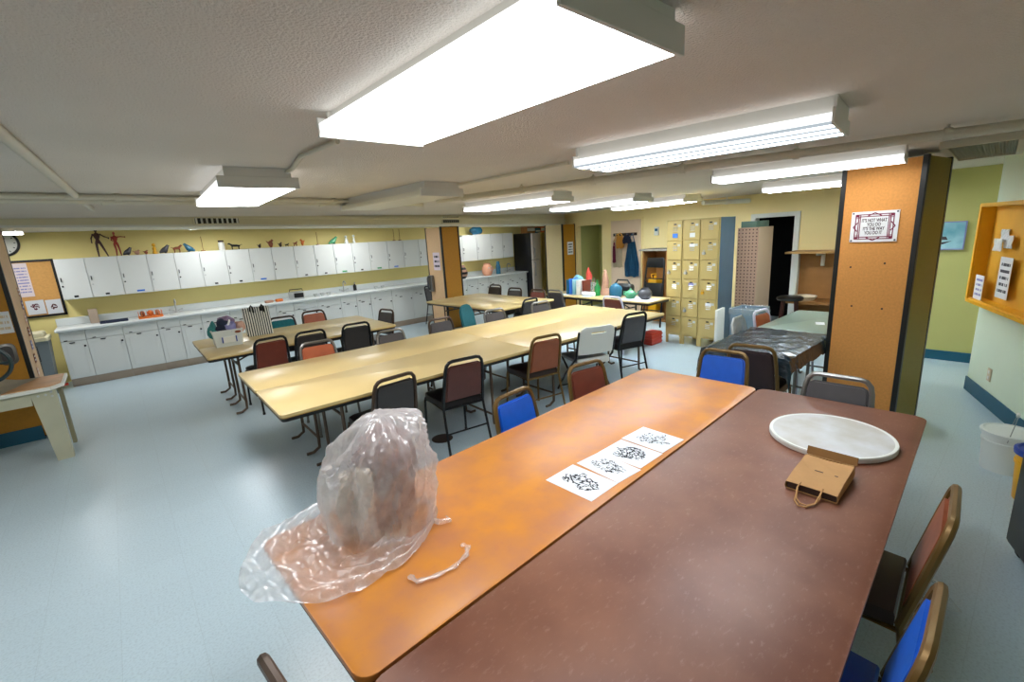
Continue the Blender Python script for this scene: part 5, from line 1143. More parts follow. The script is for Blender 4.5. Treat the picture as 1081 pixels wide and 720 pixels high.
for sx_ in (-1, 1):
    for sy_ in (-1, 1): b2(bm, sx_*X*.92-X*.05, sx_*X*.92+X*.05, sy_*Y*.92-Y*.06, sy_*Y*.92+Y*.06, .004, .0048)
obj('border', bm, M_PINK, t, False, label='maroon geometric border')
for k, s in enumerate(("IT'S NOT WHAT", 'YOU DO', "IT'S THE WAY", 'YOU DO IT')):
    tx = text_mesh(s, sh*.15, M_TXT, t, (0, sh*(.20-.135*k), .0045), (0, 0, 0))
    if k == 0: fx = min(1, .53*sw/(max(v.co.x for v in tx.data.vertices)-min(v.co.x for v in tx.data.vertices)))
    for v in tx.data.vertices: v.co.x *= fx
for sx_ in (-1, 1):
    for sy_ in (-1, 1): bm = BM(); lathe(bm, [(0, .009), (.006, .008), (.007, .004)], 10); xf(list(bm.verts), 0, (sx_*sw*.46, sy_*sh*.45, 0)); obj('pin', bm, M_GREYG, t)
for sx_ in (-1, 1):
    bm = BM(); bar(bm, (sx_*X*.75, -Y), (sx_*X*.75, Y), .006)
    for sy_ in (-1, 1): bar(bm, (sx_*X, sy_*Y*.72), (sx_*X*.75, sy_*Y*.72), .005)
    obj('border_line', bm, M_PINK, t, False)
# boat picture
pc = AX(1005, 248, XP-.012); pwid = abs(AX(989, 248, XP).y-AX(1021.5, 248, XP).y); pw2 = .5; zt_, zb_ = AX(1010, 233.5, XP).z, AX(1005, 263.5, XP).z
yr = AX(1020, 248, XP).y
t = frame_obj('framed_picture', 'blue framed picture of a boat on the passage wall', 'picture', (XP-.02, yr+pw2/2, (zt_+zb_)/2), (0, -1, 0), (0, 0, 1)); hh = (zt_-zb_)/2
bm = BM(); b2(bm, -pw2/2+.008, pw2/2-.008, -hh+.008, hh-.008, 0, .008); obj('canvas', bm, M_PIC, t, False)
bm = BM()
for s in (-1, 1): b2(bm, -pw2/2, pw2/2, s*(hh-.006)-.006, s*(hh-.006)+.006, -.0, .02); b2(bm, s*(pw2/2-.006)-.006, s*(pw2/2-.006)+.006, -hh, hh, 0, .02)
obj('frame', bm, M_LAV, t, False)
bm = BM(); prism(bm, [(-.16, -.05), (-.1, -.10), (.06, -.10), (.14, -.06), (.05, -.075), (-.06, -.075)], .008, .0095); bar(bm, (-.02, -.07), (-.01, .03), .008, .008, .0095); prism(bm, [(-.02, -.04), (.1, -.05), (.08, -.01), (.02, -.005)], .008, .0095); prism(bm, [(-.1, -.045), (-.03, -.05), (-.04, -.02)], .008, .0095)
obj('boat_shape', bm, M_GREYG, t, False)
# yellow display box on the right wall
def wallp(u, z, off=0): q = RC + RT*u + RN*off; return Vector((q.x, q.y, z))
U0, U1, Z0, Z1 = .05, 1.35, .95, 1.865; WB, HB, DB = U1-U0, Z1-Z0, .11
t = frame_obj('display_box', 'yellow open display box with shelf mounted on the right wall', 'display board', wallp((U0+U1)/2, (Z0+Z1)/2, .001), (-RT.x*-1, -RT.y*-1, 0), (0, 0, 1))
# local x runs along the wall away from the corner; local z faces into the wall or the room depending on the cross product
nz_ = (t.matrix_world.to_3x3() @ Vector((0, 0, 1))); s_ = 1 if nz_.dot(Vector((RN.x, RN.y, 0))) > 0 else -1
def b2s(bm, x0, x1, y0, y1, z0, z1, bev=0): return b2(bm, x0, x1, y0, y1, min(z0*s_, z1*s_), max(z0*s_, z1*s_), bev=bev)
bm = BM(); b2s(bm, -WB/2+.02, WB/2-.02, -HB/2+.02, HB/2-.02, .002, .016); obj('back_panel', bm, mat('yellow_back', '#ecae30', .5, var=.08, vscale=3), t, False)
bm = BM()
for s in (-1, 1): b2s(bm, -WB/2, WB/2, s*(HB/2-.012)-.012, s*(HB/2-.012)+.012, .002, DB, .003); b2s(bm, s*(WB/2-.012)-.012, s*(WB/2-.012)+.012, -HB/2, HB/2, .002, DB, .003)
for s in (-1, 1): b2s(bm, -WB/2-.012, WB/2+.012, s*(HB/2)-.022, s*(HB/2)+.012, DB, DB+.014, .003); b2s(bm, s*(WB/2)-.022, s*(WB/2)+.022, -HB/2, HB/2, DB, DB+.014, .003)
obj('box_frame', bm, M_YBOARD, t, False)
EXW = (RT.x*s_, RT.y*s_, 0)
def board_paper(name, label, u, z, w_, h_, off, lines, cat='leaflet', lean=0, ink=M_INK):
    ex = Vector((-RT.x, -RT.y, 0)); return paper_on(name, label, cat, wallp(u, z, off), ex, (0, 0, 1), w_, h_, M_PAPER, lines, ink=ink) if ex.cross(Vector((0, 0, 1))).dot(Vector((RN.x, RN.y, 0))) > 0 else paper_on(name, label, cat, wallp(u, z, off), -ex, (0, 0, 1), w_, h_, M_PAPER, lines, ink=ink)
board_paper('leaflet', 'white leaflet with four dark lines standing on the yellow box ledge at its left', .21, 1.09, .2, .23, .09, 4, ink=M_LAV)
board_paper('leaflet', 'taller grey-white leaflet in the yellow box, right of the small one', .62, 1.22, .24, .36, .06, 5, ink=M_GREYG)
for k, (u, z, lb) in enumerate(((.40, 1.58, 'crumpled white paper pinned in the yellow box, upper left'), (.56, 1.53, 'crumpled white paper pinned in the yellow box, lower right'), (.42, 1.50, 'crumpled white paper pinned in the yellow box, lowest left'))):
    o = board_paper('note', lb, u, z, .17, .11, .03+.022*k, 0, 'note')
    bm = bmesh.new(); bm.from_mesh(o.data); bmesh.ops.subdivide_edges(bm, edges=bm.edges[:], cuts=5, use_grid_fill=True)
    for v in bm.verts: v.co.z += .008*noise.noise(v.co*30+Vector((k, 0, 0)))
    bm.to_mesh(o.data); bm.free()
p = wallp(.51, .30, .004); t = frame_obj('wall_outlet', 'small beige wall outlet plate above the teal baseboard', 'outlet', p, EXW, (0, 0, 1))
bm = BM(); b2s(bm, -.038, .038, -.06, .06, -.003, .006, .003); obj('plate', bm, M_CREAMC, t); bm = BM(); b2s(bm, -.015, .015, .012, .04, .005, .009); b2s(bm, -.015, .015, -.04, -.012, .005, .009); obj('socket', bm, M_TRIMW, t)
# buckets
bp = AZ(1058, 494, 0); bp = Vector((4.55, .0, 0))
t = thing('bucket', 'white plastic bucket with lid and wire handle by the right wall', 'bucket', bp)
bm = BM(); lathe(bm, [(0, 0), (.135, 0), (.15, .22), (.156, .222), (.156, .235), (.15, .237), (.153, .27), (.159, .272), (.159, .285), (0, .285)], 28); obj('bucket_body', bm, M_BUCKET, t)
bm = BM(); lathe(bm, [(.15, .284), (.166, .284), (.168, .305), (.15, .312), (.14, .304), (0, .304)], 28); obj('lid', bm, M_BUCKET, t)
bm = BM(); tube(bm, [(.16*math.cos(a), -.16*math.sin(a)*.2, .26+.0+.18*math.sin(a)) for a in [k*PI/14 for k in range(15)]], .003, 6); obj('handle', bm, M_GLASSY, t)
bm = BM(); tube(bm, [(-.03, -.03, .437), (.03, -.03, .437)], .012, 8); obj('grip', bm, M_TRIMW, t)
t.scale = (.88, .88, .95)
t = thing('bucket', 'yellow plastic bucket with blue lid in front of the white bucket', 'bucket', (4.14, -.185, 0))
bm = BM(); lathe(bm, [(0, 0), (.125, 0), (.138, .24), (.145, .242), (.145, .26), (.138, .262), (.14, .31), (0, .31)], 28); obj('bucket_body', bm, M_YEL, t)
bm = BM(); lathe(bm, [(.138, .308), (.153, .308), (.155, .335), (.14, .34), (.13, .325), (0, .325)], 28); obj('lid', bm, M_BLUE, t)
# black cabinet on casters
e0 = AZ(1060, 580, 0); ca = math.atan2(RT.y, RT.x)
t = thing('rolling_cabinet', 'black rolling cabinet on casters at the right edge of the room', 'cabinet', (e0.x, e0.y, 0), ca)
bm = BM(); b2(bm, 0, .62, 0, .45, .055, .62, bev=.012); obj('cabinet_body', bm, M_BLACK, t)
bm = BM(); b2(bm, .02, .60, -.012, .004, .08, .60, bev=.008); obj('door', bm, M_BLACK, t)
bm = BM(); b2(bm, -.006, .626, -.006, .456, .6201, .64, bev=.006); obj('cabinet_top', bm, M_GREYG, t)
for x in (.05, .57):
    for y in (.05, .40): bm = BM(); tube(bm, [(x-.012, y, .025), (x+.012, y, .025)], .025, 14); tube(bm, [(x, y, .045), (x, y, .06)], .012, 8); obj('caster', bm, M_BLACKM, t)
# the cabinet must run from its visible corner along the wall, its depth towards the wall
t.scale = (1, 1, 1)
# crumpled film on the floor
bm = BM(); g = []
for i in range(15):
    g.append([bm.verts.new((-.17+.34*i/14, -.11+.22*j/11, .006+.05*abs(noise.noise(Vector((i*.5, j*.6, 2))))*(1-abs(i/7-1)**3))) for j in range(12)])
for i in range(14):
    for j in range(11): bm.faces.new((g[i][j], g[i+1][j], g[i+1][j+1], g[i][j+1]))
o = obj('plastic_film', bm, M_FILMW); o.location = (2.75, .22, .001); o.rotation_euler = (0, 0, .6); tag(o, 'crumpled clear plastic film on the floor behind the red-brown chair', 'plastic film')
t = solid('floor_cover', 'small dark round floor cover under the maroon-backed chair', 'floor cover', (AZ(467, 463, 0).x, AZ(467, 463, 0).y, .0005), lambda b: lathe(b, [(0, .006), (.085, .006), (.1, .003), (.1, 0), (0, 0)], 24), M_BEDGE)

# ------------------------------------------------------------------ left side: workbench, bin, bulletin board, clock
f1, f2 = AZ(62, 485, 0), AZ(79, 482, 0)      # front leg foot
ZW = AY(60, 384, f1.y).z
t = thing('slab_roller', 'cream steel slab-roller bench with wheel and canvas at the left edge', 'workbench', (f2.x, f2.y, 0)); 
wl = f2.x-f1.x; ZW = .72
bm = BM(); b2(bm, -.17, 0, 0, .035, 0, ZW-.03); 
for v in bm.verts:
    if v.co.z < .1 and v.co.x < -.1: v.co.x = -wl
obj('leg', bm, M_BENCH, t, False)
bm = BM(); b2(bm, -.035, 0, .035, .09, 0, ZW-.03); obj('leg', bm, M_BENCH, t, False)
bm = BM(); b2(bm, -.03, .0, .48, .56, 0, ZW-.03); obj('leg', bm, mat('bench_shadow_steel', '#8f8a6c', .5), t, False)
bm = BM(); b2(bm, -1.5, -.168, .004, .03, ZW-.15, ZW-.031); b2(bm, -1.5, -.031, .53, .556, ZW-.15, ZW-.03); obj('rail', bm, M_BENCH, t, False)
bm = BM(); b2(bm, -1.33, -1.16, 0, .035, 0, ZW-.03); obj('leg', bm, M_BENCH, t, False)
bm = BM(); b2(bm, -1.33, -1.26, .5, .56, 0, ZW-.03); obj('leg', bm, M_BENCH, t, False)
bm = BM(); prism(bm, [(-1.6, -.03), (-.02, -.03), (.06, .08), (.06, .6), (-1.6, .6)], ZW-.03, ZW, bev=.004); obj('bed', bm, M_TRIMW, t)
bm = BM(); prism(bm, [(-.34, .0), (-.03, .0), (.04, .1), (.04, .57), (-.16, .57)], ZW+.0005, ZW+.008); obj('wood_panel', bm, M_WOODL, t)
bm = BM(); g = []
for i in range(25):
    row = []
    for j in range(13):
        x = -1.5+1.17*i/24; y = .0+.57*j/12; z = ZW+.012+.10*max(0, min(1, (-.42-x)/.3))**2*(3-2*max(0, min(1, (-.42-x)/.3))) + .006*noise.noise(Vector((x*9, y*9, 0)))
        row.append(bm.verts.new((x+.2*j/12*(i/24), y, z)))
    g.append(row)
for i in range(24):
    for j in range(12): bm.faces.new((g[i][j], g[i+1][j], g[i+1][j+1], g[i][j+1]))
bmesh.ops.solidify(bm, geom=bm.faces[:], thickness=.004); obj('canvas_sheet', bm, M_CANVAS, t)
wc = AY(-16, 412, f1.y-.08); R_ = .155
wc = AY(-16, 386, f1.y-.09); wc = Vector((wc.x, f1.y-.09, wc.z)) - Vector((f2.x, f2.y, 0))
bm = BM(); tube(bm, [(wc.x+R_*math.cos(2*PI*k/40), wc.y, wc.z+R_*math.sin(2*PI*k/40)) for k in range(40)], .016, 8, closed=True); wh = obj('hand_wheel', bm, mat('wheel_green', '#1d3336', .35), t)
bm = BM()
for k in range(5): a = 2*PI*k/5; tube(bm, [(wc.x, wc.y, wc.z), (wc.x+R_*math.cos(a), wc.y, wc.z+R_*math.sin(a))], .012, 6)
tube(bm, [(wc.x, wc.y-.03, wc.z), (wc.x, .03, wc.z)], .022, 10); obj('spokes', bm, MATS['wheel_green'], wh)
bm = BM(); bmx = -.44; tube(bm, [(bmx, -.012, ZW-.07), (bmx, .01, ZW-.07)], .03, 14); tube(bm, [(bmx, -.02, ZW-.10), (bmx, .0, ZW-.10)], .02, 12); obj('bearing', bm, M_STEEL, t)
bm = BM()
for (x, z) in ((-.12, ZW-.07), (-.07, ZW-.07), (-.03, ZW-.05), (-.03, ZW-.09)): tube(bm, [(x, -.006, z), (x, .001, z)], .01, 8)
obj('bolt', bm, M_STEEL, t)
bm = BM(); tube(bm, [(.0, .45, ZW-.09), (.06, .45, ZW-.09)], .014, 8); obj('clamp_handle', bm, M_REDP, t)
# grey bin with cream lid at the start of the cabinets
x0_ = bxs[0]
t = thing('trash_bin', 'grey trash bin with cream swing lid at the left end of the base cabinets', 'trash bin', (x0_-.30, 9.30, 0), .0)
bm = BM(); a = [bm.verts.new((x*.16, y*.16, .001)) for x, y in ((-1, -1), (1, -1), (1, 1), (-1, 1))]; b = [bm.verts.new((x*.2, y*.2, .78)) for x, y in ((-1, -1), (1, -1), (1, 1), (-1, 1))]
bm.faces.new(a[::-1]); bm.faces.new(b)
for k in range(4): bm.faces.new((a[k], a[(k+1) % 4], b[(k+1) % 4], b[k]))
obj('bin_body', bm, mat('bin_grey', '#7d868a', .5), t, False)
bm = BM(); prism(bm, rpoly(-.215, .215, -.215, .215, .03), .78, .83, bev=.01); prism(bm, [(-.17, -.17), (.17, -.17), (.17, .17), (-.17, .17)], .83, .9, bev=.03); obj('lid', bm, mat('bin_lid_cream', '#c9c3a3', .5), t)
bm = BM(); b2(bm, -.08, .08, -.212, -.17, .50, .72); obj('flap', bm, M_BLACK, t)
# bulletin board on the back wall
ub = [AY(u, v, YB-.02) for u, v in ((52, 272), (74, 331), (20, 338))]
bx1 = AY(70, 325, YB).x; bz1 = AY(40, 274, YB).z; bz0 = AY(60, 333, YB).z
bx0 = bx1-1.35
# it hangs on the partition wall left of the cabinets, in front of the first cabinet
t = frame_obj('bulletin_board', 'black-framed cork bulletin board left of the wall cabinets', 'bulletin board', ((bx0+bx1)/2, YB-.012, (bz0+bz1)/2), (1, 0, 0), (0, 0, 1)); w, hh = (bx1-bx0)/2, (bz1-bz0)/2
bm = BM(); b2(bm, -w+.02, w-.02, -hh+.02, hh-.02, -.01, .01); obj('cork', bm, mat('board_cork', '#d9a35c', .8, var=.06, vscale=40), t, False)
bm = BM()
for s in (-1, 1): b2(bm, -w, w, s*(hh-.015)-.015, s*(hh-.015)+.015, -.01, .025); b2(bm, s*(w-.015)-.015, s*(w-.015)+.015, -hh, hh, -.01, .025)
obj('frame', bm, M_BLACK, t, False)
def bpap(label, u0, u1, v0, v1, m, lines, ink=M_INK):
    y = YB-.03; a, b = AY(u0, (v0+v1)/2, y), AY(u1, (v0+v1)/2, y); c, d = AY((u0+u1)/2, v0, y), AY((u0+u1)/2, v1, y)
    return paper_on('poster', label, 'poster', ((a+b)/2).lerp((c+d)/2, .5), (1, 0, 0), (0, 0, 1), abs(b.x-a.x), abs(c.z-d.z), m, lines, ink=ink)
M_DRAWR = drawing('red_blobs', 6, 3, '#5b2030', .09, .3)
bpap('long white list of printed lines on the bulletin board', 16, 32.5, 278, 314, mat('paper_rose', '#e3d3d3', .7), 9, M_LAV)
bpap('white sheet with dark red blots on the bulletin board', 28, 48, 317, 332, M_DRAWR, 0)
bpap('bluish sheet with two brown shapes on the bulletin board', 49, 66, 316, 331, drawing('brown_blobs', 5, 8, '#54272a', .1, .26), 0)
# clock on the back wall
p = AY(1, 257, YB-.02); t = frame_obj('wall_clock', 'round black-rimmed wall clock above the bulletin board', 'clock', (p.x, YB-.001, p.z), (1, 0, 0), (0, 0, 1))
bm = BM(); lathe(bm, [(0, .0), (.19, .0), (.19, .03), (.165, .035), (.16, .02), (0, .02)], 32); obj('rim', bm, M_BLACK, t)
bm = BM(); lathe(bm, [(.159, .0201), (.159, .022), (0, .022)], 32); fc = obj('dial', bm, M_TRIMW, t)
bm = BM(); bar(bm, (0, 0), (.05, .07), .012, .022, .025); bar(bm, (0, 0), (-.02, -.12), .008, .022, .025)
for k in range(12): a = k*PI/6; bar(bm, (.125*math.cos(a), .125*math.sin(a)), (.145*math.cos(a), .145*math.sin(a)), .01, .022, .0235)
obj('hands', bm, M_INK, fc)
# sheet and photos on the left partition
paper_on('notice_sign', 'plain white sheet on the ochre face of the left partition', 'notice', AY(1, 341, LY0-.009), (1, 0, 0), (0, 0, 1), .15, .22, M_PAPER, 3, ink=M_CREAMC)
t = frame_obj('panel_handle', 'oval grey recessed handle plate on the left partition', 'handle plate', AY(8, 374, LY0-.002), (1, 0, 0), (0, 0, 1)); bm = BM(); prism(bm, rpoly(-.07, .07, -.11, .11, .05), 0, .012, bev=.004); obj('plate', bm, M_CHROME, t); bm = BM(); prism(bm, rpoly(-.045, .045, -.085, .085, .04), .012, .014); obj('recess', bm, M_GREYV, t)
for k in range(7):
    v = 308+14*k; u = 20+3.3*k
    q = AX(u+.5, v, LX1+.004)
    y = LY0+.1+.06*k if False else min(max(q.y, LY0+.12), LY1-.1)
    paper_on('photograph', f'small snapshot on the left partition edge, {ORD[k]} from the top', 'photograph', (LX1+.003, y, AX(u, v, LX1).z if abs(AX(u, v, LX1).y-y) < 2 else 1.4-.13*k), (0, 1, 0), (0, 0, 1), .10, .10, [M_TERRA, M_MAUVE, M_PEACH, M_REDBR, M_LAV, M_MAROONV, M_PEACH][k], 2, ink=M_PAPER)

# ------------------------------------------------------------------ back table: bin of cloths and striped tote
p = AZ(242, 366, .741); q = AZ(228, 368, .741); r_ = AZ(258, 363, .741); brz = math.atan2(r_.y-q.y, r_.x-q.x); bw = (r_-q).length
t = thing('storage_bin', 'white plastic bin heaped with cloths on the back yellow table', 'bin', (q.x, q.y, .741), brz); bd, bh_ = .27, .20
def bin_ring(f, z): return [(bw/2+x*(bw/2)*f, bd/2+y*(bd/2)*f, z) for x, y in ((-1, -1), (1, -1), (1, 1), (-1, 1))]
bm = BM(); rings = [[bm.verts.new(c) for c in rr_] for rr_ in (bin_ring(.92, 0), bin_ring(1.06, bh_), bin_ring(1.1, bh_), bin_ring(1.1, bh_-.02), bin_ring(1.04, bh_-.02))]
bm.faces.new(rings[0][::-1])
for a_, b_ in zip(rings[:3], rings[1:4]):
    for k in range(4): bm.faces.new((a_[k], a_[(k+1) % 4], b_[(k+1) % 4], b_[k]))
ins = [bm.verts.new(c) for c in bin_ring(1.0, bh_)]; dn = [bm.verts.new(c) for c in bin_ring(.88, .012)]
for k in range(4): bm.faces.new((rings[2][k], rings[2][(k+1) % 4], ins[(k+1) % 4], ins[k])); bm.faces.new((ins[k], ins[(k+1) % 4], dn[(k+1) % 4], dn[k]))
bm.faces.new(dn); obj('bin_body', bm, M_BUCKET, t, False)
bm = BM(); b2(bm, bw*.3, bw*.74, -.012, .004, .05, .12); obj('label_plate', bm, M_TRIMW, t, False)
bm = BM()
for x in (.28, .76): b2(bm, bw*x-.006, bw*x+.006, -.015, .0, .05, .12)
obj('label_clip', bm, M_BLUE, t, False)
bm = BM(); ball(bm, (bw*.85, -.012, .165), (.035, .012, .016), 10); obj('grip_hole', bm, M_REDBR, t)
R2 = Matrix.Rotation(brz, 3, 'Z')
def cloth(cx_, cy_, cz_, r3, m, label, seed):
    bm = BM(); ball(bm, (0, 0, 0), r3, 20)
    for v in bm.verts: v.co += v.co.normalized()*.05*noise.noise(v.co*10+Vector((seed, 0, 0)))+v.co.normalized()*.02*noise.noise(v.co*26+Vector((0, seed, 0)))
    o = obj('cloth', bm, m); o.location = Vector((q.x, q.y, .741)) + R2 @ Vector((cx_, cy_, cz_)); tag(o, label, 'cloth', 'cloths heaped in the white bin')
cloth(.03, .17, .19, (.05, .09, .11), M_TEALC, 'teal cloth hanging out of the left end of the white bin', 1)
cloth(.12, .13, .23, (.085, .09, .09), M_DARKB, 'dark navy cloth in the white bin', 2)
cloth(.17, .19, .29, (.07, .06, .06), M_MAUVE, 'mauve cloth on top of the heap in the white bin', 3)
cloth(.215, .10, .22, (.06, .08, .07), M_LAV, 'lavender cloth in the middle of the white bin', 4)
cloth(.29, .12, .20, (.055, .08, .06), M_PEACH, 'peach cloth at the right end of the white bin', 5)
bm = BM(); prism(bm, [(0, 0), (.03, 0), (.075, .13), (.06, .14)], -.004, .004); xf(list(bm.verts), 0, (0, 0, 0), PI/2); xf(list(bm.verts), brz, (q.x, q.y, .741)); 
o = obj('white_card', bm, M_PAPER); c0 = sum((v.co for v in o.data.vertices), Vector())/len(o.data.vertices)
for v in o.data.vertices: v.co -= c0
o.location = c0 + R2 @ Vector((.13, .035, .18)); tag(o, 'white folded card sticking out of the white bin', 'card')
a, b = AZ(262, 355.5, .741), AZ(288, 351.5, .741); trz = math.atan2(b.y-a.y, b.x-a.x); tw = (b-a).length*1.02; th_ = .37
t = thing('tote_bag', 'black and white striped tote bag standing on the back yellow table', 'bag', ((a.x+b.x)/2, (a.y+b.y)/2, .741), trz)
bm = BM(); pr = []
for z, wx_, dy_ in ((0, .96, .075), (.02, 1, .08), (th_*.5, 1.02, .06), (th_*.9, 1.03, .02), (th_, 1.03, .012)):
    pr.append([bm.verts.new((x*tw/2*wx_, .04+y*dy_ + .03*z/th_, z)) for x, y in ((-1, -1), (-.5, -1.05), (0, -1.1), (.5, -1.05), (1, -1), (1, 1), (.5, 1.05), (0, 1.1), (-.5, 1.05), (-1, 1))])
bm.faces.new(pr[0][::-1]); bm.faces.new(pr[-1])
for a_, b_ in zip(pr, pr[1:]):
    for k in range(10): bm.faces.new((a_[k], a_[(k+1) % 10], b_[(k+1) % 10], b_[k]))
obj('bag_body', bm, M_STRIPE, t)
for x in (-.22, .2):
    bm = BM(); tube(bm, [(tw*x, .05, th_-.06), (tw*x, .04, th_), (tw*x+.015, .03, th_+.03), (tw*x+.03, .03, th_-.0), (tw*x+.035, .04, th_-.07)], .012, 8); obj('handle', bm, M_BLACK, t)

# ------------------------------------------------------------------ foreground: papers, disc, paper bag, wrapped sculpture
HT = .7405
sheets = [((576, 507), (604, 490), (653, 510), (625, 528), 9, .055, 'sheet with bold black leaf sketch, nearest the wrapped sculpture', .40),
          ((609, 489), (630, 478), (679, 495), (653, 509), 8, .032, 'sheet with fine pencil face sketch, second from the wrapped sculpture', .42),
          ((632, 477.5), (654, 464.5), (701, 478.5), (676, 494), 11, .06, 'sheet with busy ink sketch, third from the wrapped sculpture', .42),
          ((655, 463.5), (679, 450.5), (722, 464.5), (701, 477), 10, .03, 'sheet with light flower sketch, nearest the table end', .42)]
for i, (a, b, c, d, dens, th, lb, rad) in enumerate(sheets):
    P_ = [AZ(*k, HT+.002) for k in (a, b, c, d)]; cc = sum(P_, Vector())/4
    ex = ((P_[1]-P_[0])+(P_[2]-P_[3]))/2; rz = math.atan2(ex.y, ex.x); w_ = ex.length/2; h_ = (((P_[0]-P_[3])+(P_[1]-P_[2]))/2).length/2
    w_, h_ = w_*1.02, h_*1.0
    o = solid('drawing_sheet', 'white drawing '+lb, 'drawing', (cc.x, cc.y, HT+.0006*i), lambda b_: b2(b_, -w_, w_, -h_, h_, 0, .0008), drawing(f'drawing_{i}', dens, i*5+2, thick=th, rad=rad), rz, 'drawing sheets on the orange table')
# plaster disc
pts = [AZ(u, v, HT+.025) for u, v in ((817, 450), (939, 468), (870, 437.5), (890, 482.5))]; dc = sum(pts, Vector())/4; dr_ = .27
dc = ((AZ(817, 452, HT+.02)+AZ(939, 469, HT+.02))/2 + (AZ(866, 437.5, HT+.025)+AZ(893, 483, HT+.02))/2)/2
t = thing('turntable_disc', 'large round white plaster disc lying on the brown table', 'disc', (dc.x, dc.y, HT))
bm = BM(); lathe(bm, [(0, .001), (.262, .001), (.268, .006), (.268, .022), (.262, .027), (.2, .0275), (.1, .0275), (0, .0275)], 64); obj('disc_slab', bm, M_PLASTER, t)
bm = BM(); lathe(bm, [(.262, .0265), (.266, .0285), (.258, .029), (.252, .0275)], 64); obj('rim', bm, M_TRIMW, t)
# brown paper bag lying flat
c4 = [AZ(846, 476, HT+.05), AZ(901, 492, HT+.05), AZ(888, 521, HT+.05), AZ(838, 507, HT+.05)]; cc = sum(c4, Vector())/4
ex = ((c4[1]-c4[0])+(c4[2]-c4[3]))/2; brz2 = math.atan2(ex.y, ex.x); bw2 = ex.length; bl2 = (((c4[3]-c4[0])+(c4[2]-c4[1]))/2).length
t = thing('paper_bag', 'brown kraft paper bag with twisted handles lying beside the white disc', 'bag', (cc.x, cc.y, HT), brz2)
X, Y = bw2/2, bl2/2
bm = BM()   # body lying on its side, open end at -y (towards the camera)
sec = [(-Y, .035), (-Y*.4, .05), (Y*.3, .055), (Y*.75, .06)]
rings = []
for y, h_ in sec: rings.append([bm.verts.new(c) for c in ((-X, y, .004), (X, y, .004), (X+.004, y, h_*.5), (X, y, h_), (0, y, h_+.004*math.sin(y*40)), (-X, y, h_), (-X-.004, y, h_*.5))])
for a_, b_ in zip(rings, rings[1:]):
    for k in range(7): bm.faces.new((a_[k], a_[(k+1) % 7], b_[(k+1) % 7], b_[k]))
bm.faces.new(rings[-1]); bmesh.ops.recalc_face_normals(bm, faces=bm.faces); bmesh.ops.solidify(bm, geom=bm.faces[:], thickness=.0015); obj('bag_body', bm, M_KRAFT, t, False)
bm = BM(); box(bm, (0, Y*.98, .070), (2*X+.008, .005, .036), rx=-.35); box(bm, (0, Y*.86, .03), (2*X-.004, .012, .052)); obj('bag_base_flap', bm, M_KRAFTD, t, False)
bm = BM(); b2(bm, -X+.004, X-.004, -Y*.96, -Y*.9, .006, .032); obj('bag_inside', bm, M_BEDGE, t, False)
bm = BM(); text_y = -Y*.15
for x0__, l_ in ((-.02, .03), (.05, .012)): b2(bm, x0__, x0__+l_, text_y-.003, text_y+.003, .0575, .0583)
obj('print_mark', bm, M_BEDGE, t, False)
for s, zz in ((0, .03), (1, .008)):
    bm = BM(); dd = (-.005 if s else 0); tube(bm, [(-X*(.45+.1*s), -Y*.88, zz+.01), (-X*.46, -Y*1.15, zz+.004), (-X*.36, -Y*1.42+dd*4, .008), (-X*.12, -Y*1.62+dd*4, .006), (X*.14, -Y*1.62+dd*3, .006), (X*.36, -Y*1.4+dd, .008), (X*.42, -Y*1.12, zz), (X*(.42-.06*s), -Y*.88, zz+.01)], .0032, 6); obj('handle', bm, M_KRAFT, t)

# sculpture under a plastic bag
SC = AZ(398, 566, .74); SC = Vector((SC.x+.03, SC.y+.05, HT))
t = thing('clay_sculpture', 'pinkish-brown clay sculpture with pale post standing inside the clear plastic bag', 'sculpture', SC, YAW-PI/2)
bm = BM(); prism(bm, rpoly(-.12, .13, -.10, .10, .02), 0, .02); obj('base_board', bm, M_WOODL, t)
bm = BM()
lathe(bm, [(0, .02), (.10, .02), (.12, .08), (.10, .16), (.115, .24), (.13, .31), (.09, .375), (.04, .41), (0, .415)], 24, c=(.05, .02, 0), sx=.88, sy=.78)
for v in bm.verts: v.co += Vector((1, .7, .6))*.035*noise.noise(v.co*11)
obj('clay_mass', bm, M_CLAY, t)
bm = BM(); lathe(bm, [(0, .02), (.034, .02), (.034, .28), (.026, .295), (0, .297)], 16, c=(-.0, -.085, 0)); obj('pale_post', bm, M_CLAYW, t, label='pale post beside the clay')
bm = BM(); lathe(bm, [(0, .02), (.07, .02), (.08, .1), (.065, .2), (.05, .24), (0, .25)], 18, c=(-.08, .0, 0), sx=.8, sy=.9); 
for v in bm.verts: v.co += Vector((1, 1, .5))*.02*noise.noise(v.co*13)
obj('side_mass', bm, M_CLAYW, t)
bm = BM(); ball(bm, (.03, -.055, .11), (.06, .05, .07), 14); ball(bm, (.1, -.06, .3), (.05, .05, .06), 12); obj('knob', bm, M_CLAY, t)
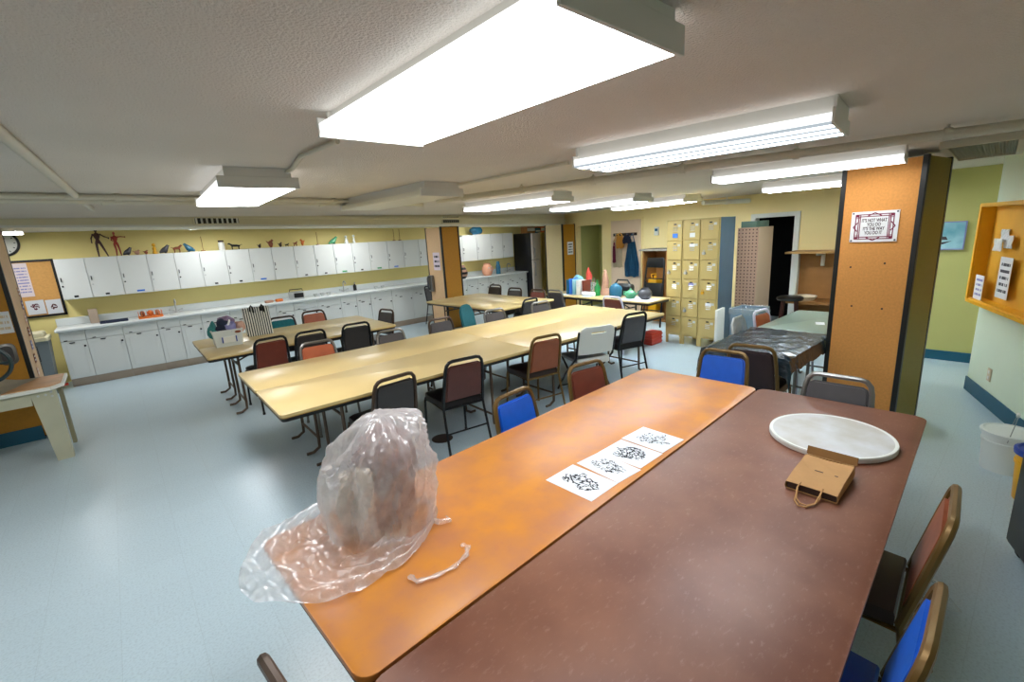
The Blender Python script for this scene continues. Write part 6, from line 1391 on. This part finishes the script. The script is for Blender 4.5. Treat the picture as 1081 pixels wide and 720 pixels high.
# the bag: a draped closed-top sheet with a crumpled skirt
bg = BM(); NT, NS = 150, 74; rows = []
R3 = Matrix.Rotation(YAW-PI/2, 3, 'Z')
def skirt(a):  # reach of the skirt on the table by direction (camera frame: x right, y away)
    # wide to the left front, small at right/back
    return .03 + .20*max(0, math.cos(a-math.radians(203)))**1.4 + .13*max(0, math.cos(a-math.radians(255)))**1.6
for j in range(NS+1):
    s = j/NS; row = []
    for i in range(NT):
        a = 2*PI*i/NT
        rb = .188 + .02*math.cos(a*2+.6) + .015*math.sin(3*a)
        if s < .58:                # body, from the peak downwards
            q_ = s/.58; z = .46*(1-q_**1.7)+.015; 
            prof = (1-(1-min(1, q_*1.45))**2.1)**.62
            r = rb*prof*(1+.06*math.sin(q_*PI))
            offx = .055*(1-q_); z -= .085*max(0, -math.cos(a-.3))*math.sin(min(1, q_*1.6)*PI)
        else:
            q_ = (s-.58)/.42; r = rb + skirt(a)*q_; z = .008 + (.06*math.exp(-q_*5)*(.5+.5*math.sin(5*a+1))) ; offx = 0
        x, y = r*math.cos(a)+offx, r*math.sin(a)*.95
        p_ = Vector((x, y, z))
        w1 = noise.noise(Vector((math.cos(a)*2.2, math.sin(a)*2.2, s*5)))
        ridge = 1-abs(noise.noise(Vector((math.cos(a+s*1.5)*4.2+3, math.sin(a+s*1.5)*4.2, s*2.2))))*2.2
        ridge2 = 1-abs(noise.noise(Vector((math.cos(a-s)*9, math.sin(a-s)*9+5, s*5))))*2.2
        if s < .58: n_ = Vector((math.cos(a), math.sin(a), .4*(1-s))); p_ += n_*(.034*w1+.020*(ridge-.5)+.009*(ridge2-.5))*min(1, s*6)
        else:
            fold = .5+.5*math.sin(q_*19+5*w1+1.5*math.sin(2*a)); p_.z += .020*fold*min(1, q_*4)+.012*max(0, ridge-.2); p_ += Vector((math.cos(a), math.sin(a), 0))*.02*w1
            p_.z = max(p_.z, .004)
        row.append(bg.verts.new(p_))
    rows.append(row)
for a_, b_ in zip(rows, rows[1:]):
    for k in range(NT): bg.faces.new((a_[k], a_[(k+1) % NT], b_[(k+1) % NT], b_[k]))
bg.faces.new(rows[0])
t = thing('plastic_bag', 'clear crumpled plastic bag draped over the clay sculpture on the orange table', 'bag', SC, YAW-PI/2)
# keep the skirt on the table: lift nothing, but let what hangs past the table edge droop
me_o = obj('bag_film', bg, M_BAG, t)
def loop_pts(l, z=.018): return [R3.inverted() @ (AZ(u, v, HT+z)-SC) for u, v in l]
bm = BM(); pts = loop_pts([(432, 606), (440, 612), (460, 606), (480, 596), (492, 584), (494, 575), (487, 573)]); sm = []
for k in range(len(pts)-1):
    for q_ in range(4): sm.append(pts[k].lerp(pts[k+1], q_/4))
sm.append(pts[-1]); tube(bm, sm, [.009+.003*math.sin(k*1.7) for k in range(len(sm))], 8); [setattr(v.co, 'z', .006+(v.co.z-.006)*.45) for v in bm.verts]; obj('tie_strip', bm, M_BAG2, t)
bm = BM(); pts = loop_pts([(452, 548), (464, 551), (475, 549), (471, 545)]); tube(bm, pts, [.008, .012, .009, .004], 8); obj('tie_strip', bm, M_BAG2, t)

# ------------------------------------------------------------------ world, view
W = bpy.data.worlds.new('world'); S.world = W; W.use_nodes = True
W.node_tree.nodes['Background'].inputs['Color'].default_value = (.75, .85, 1, 1); W.node_tree.nodes['Background'].inputs['Strength'].default_value = .12
S.view_settings.view_transform = 'Standard'; S.view_settings.look = 'None'; S.view_settings.gamma = 1; S.view_settings.use_curve_mapping = False
S.view_settings.exposure = 0.92
S.cycles.use_denoising = True
S.cycles.max_bounces = 8; S.cycles.transparent_max_bounces = 16
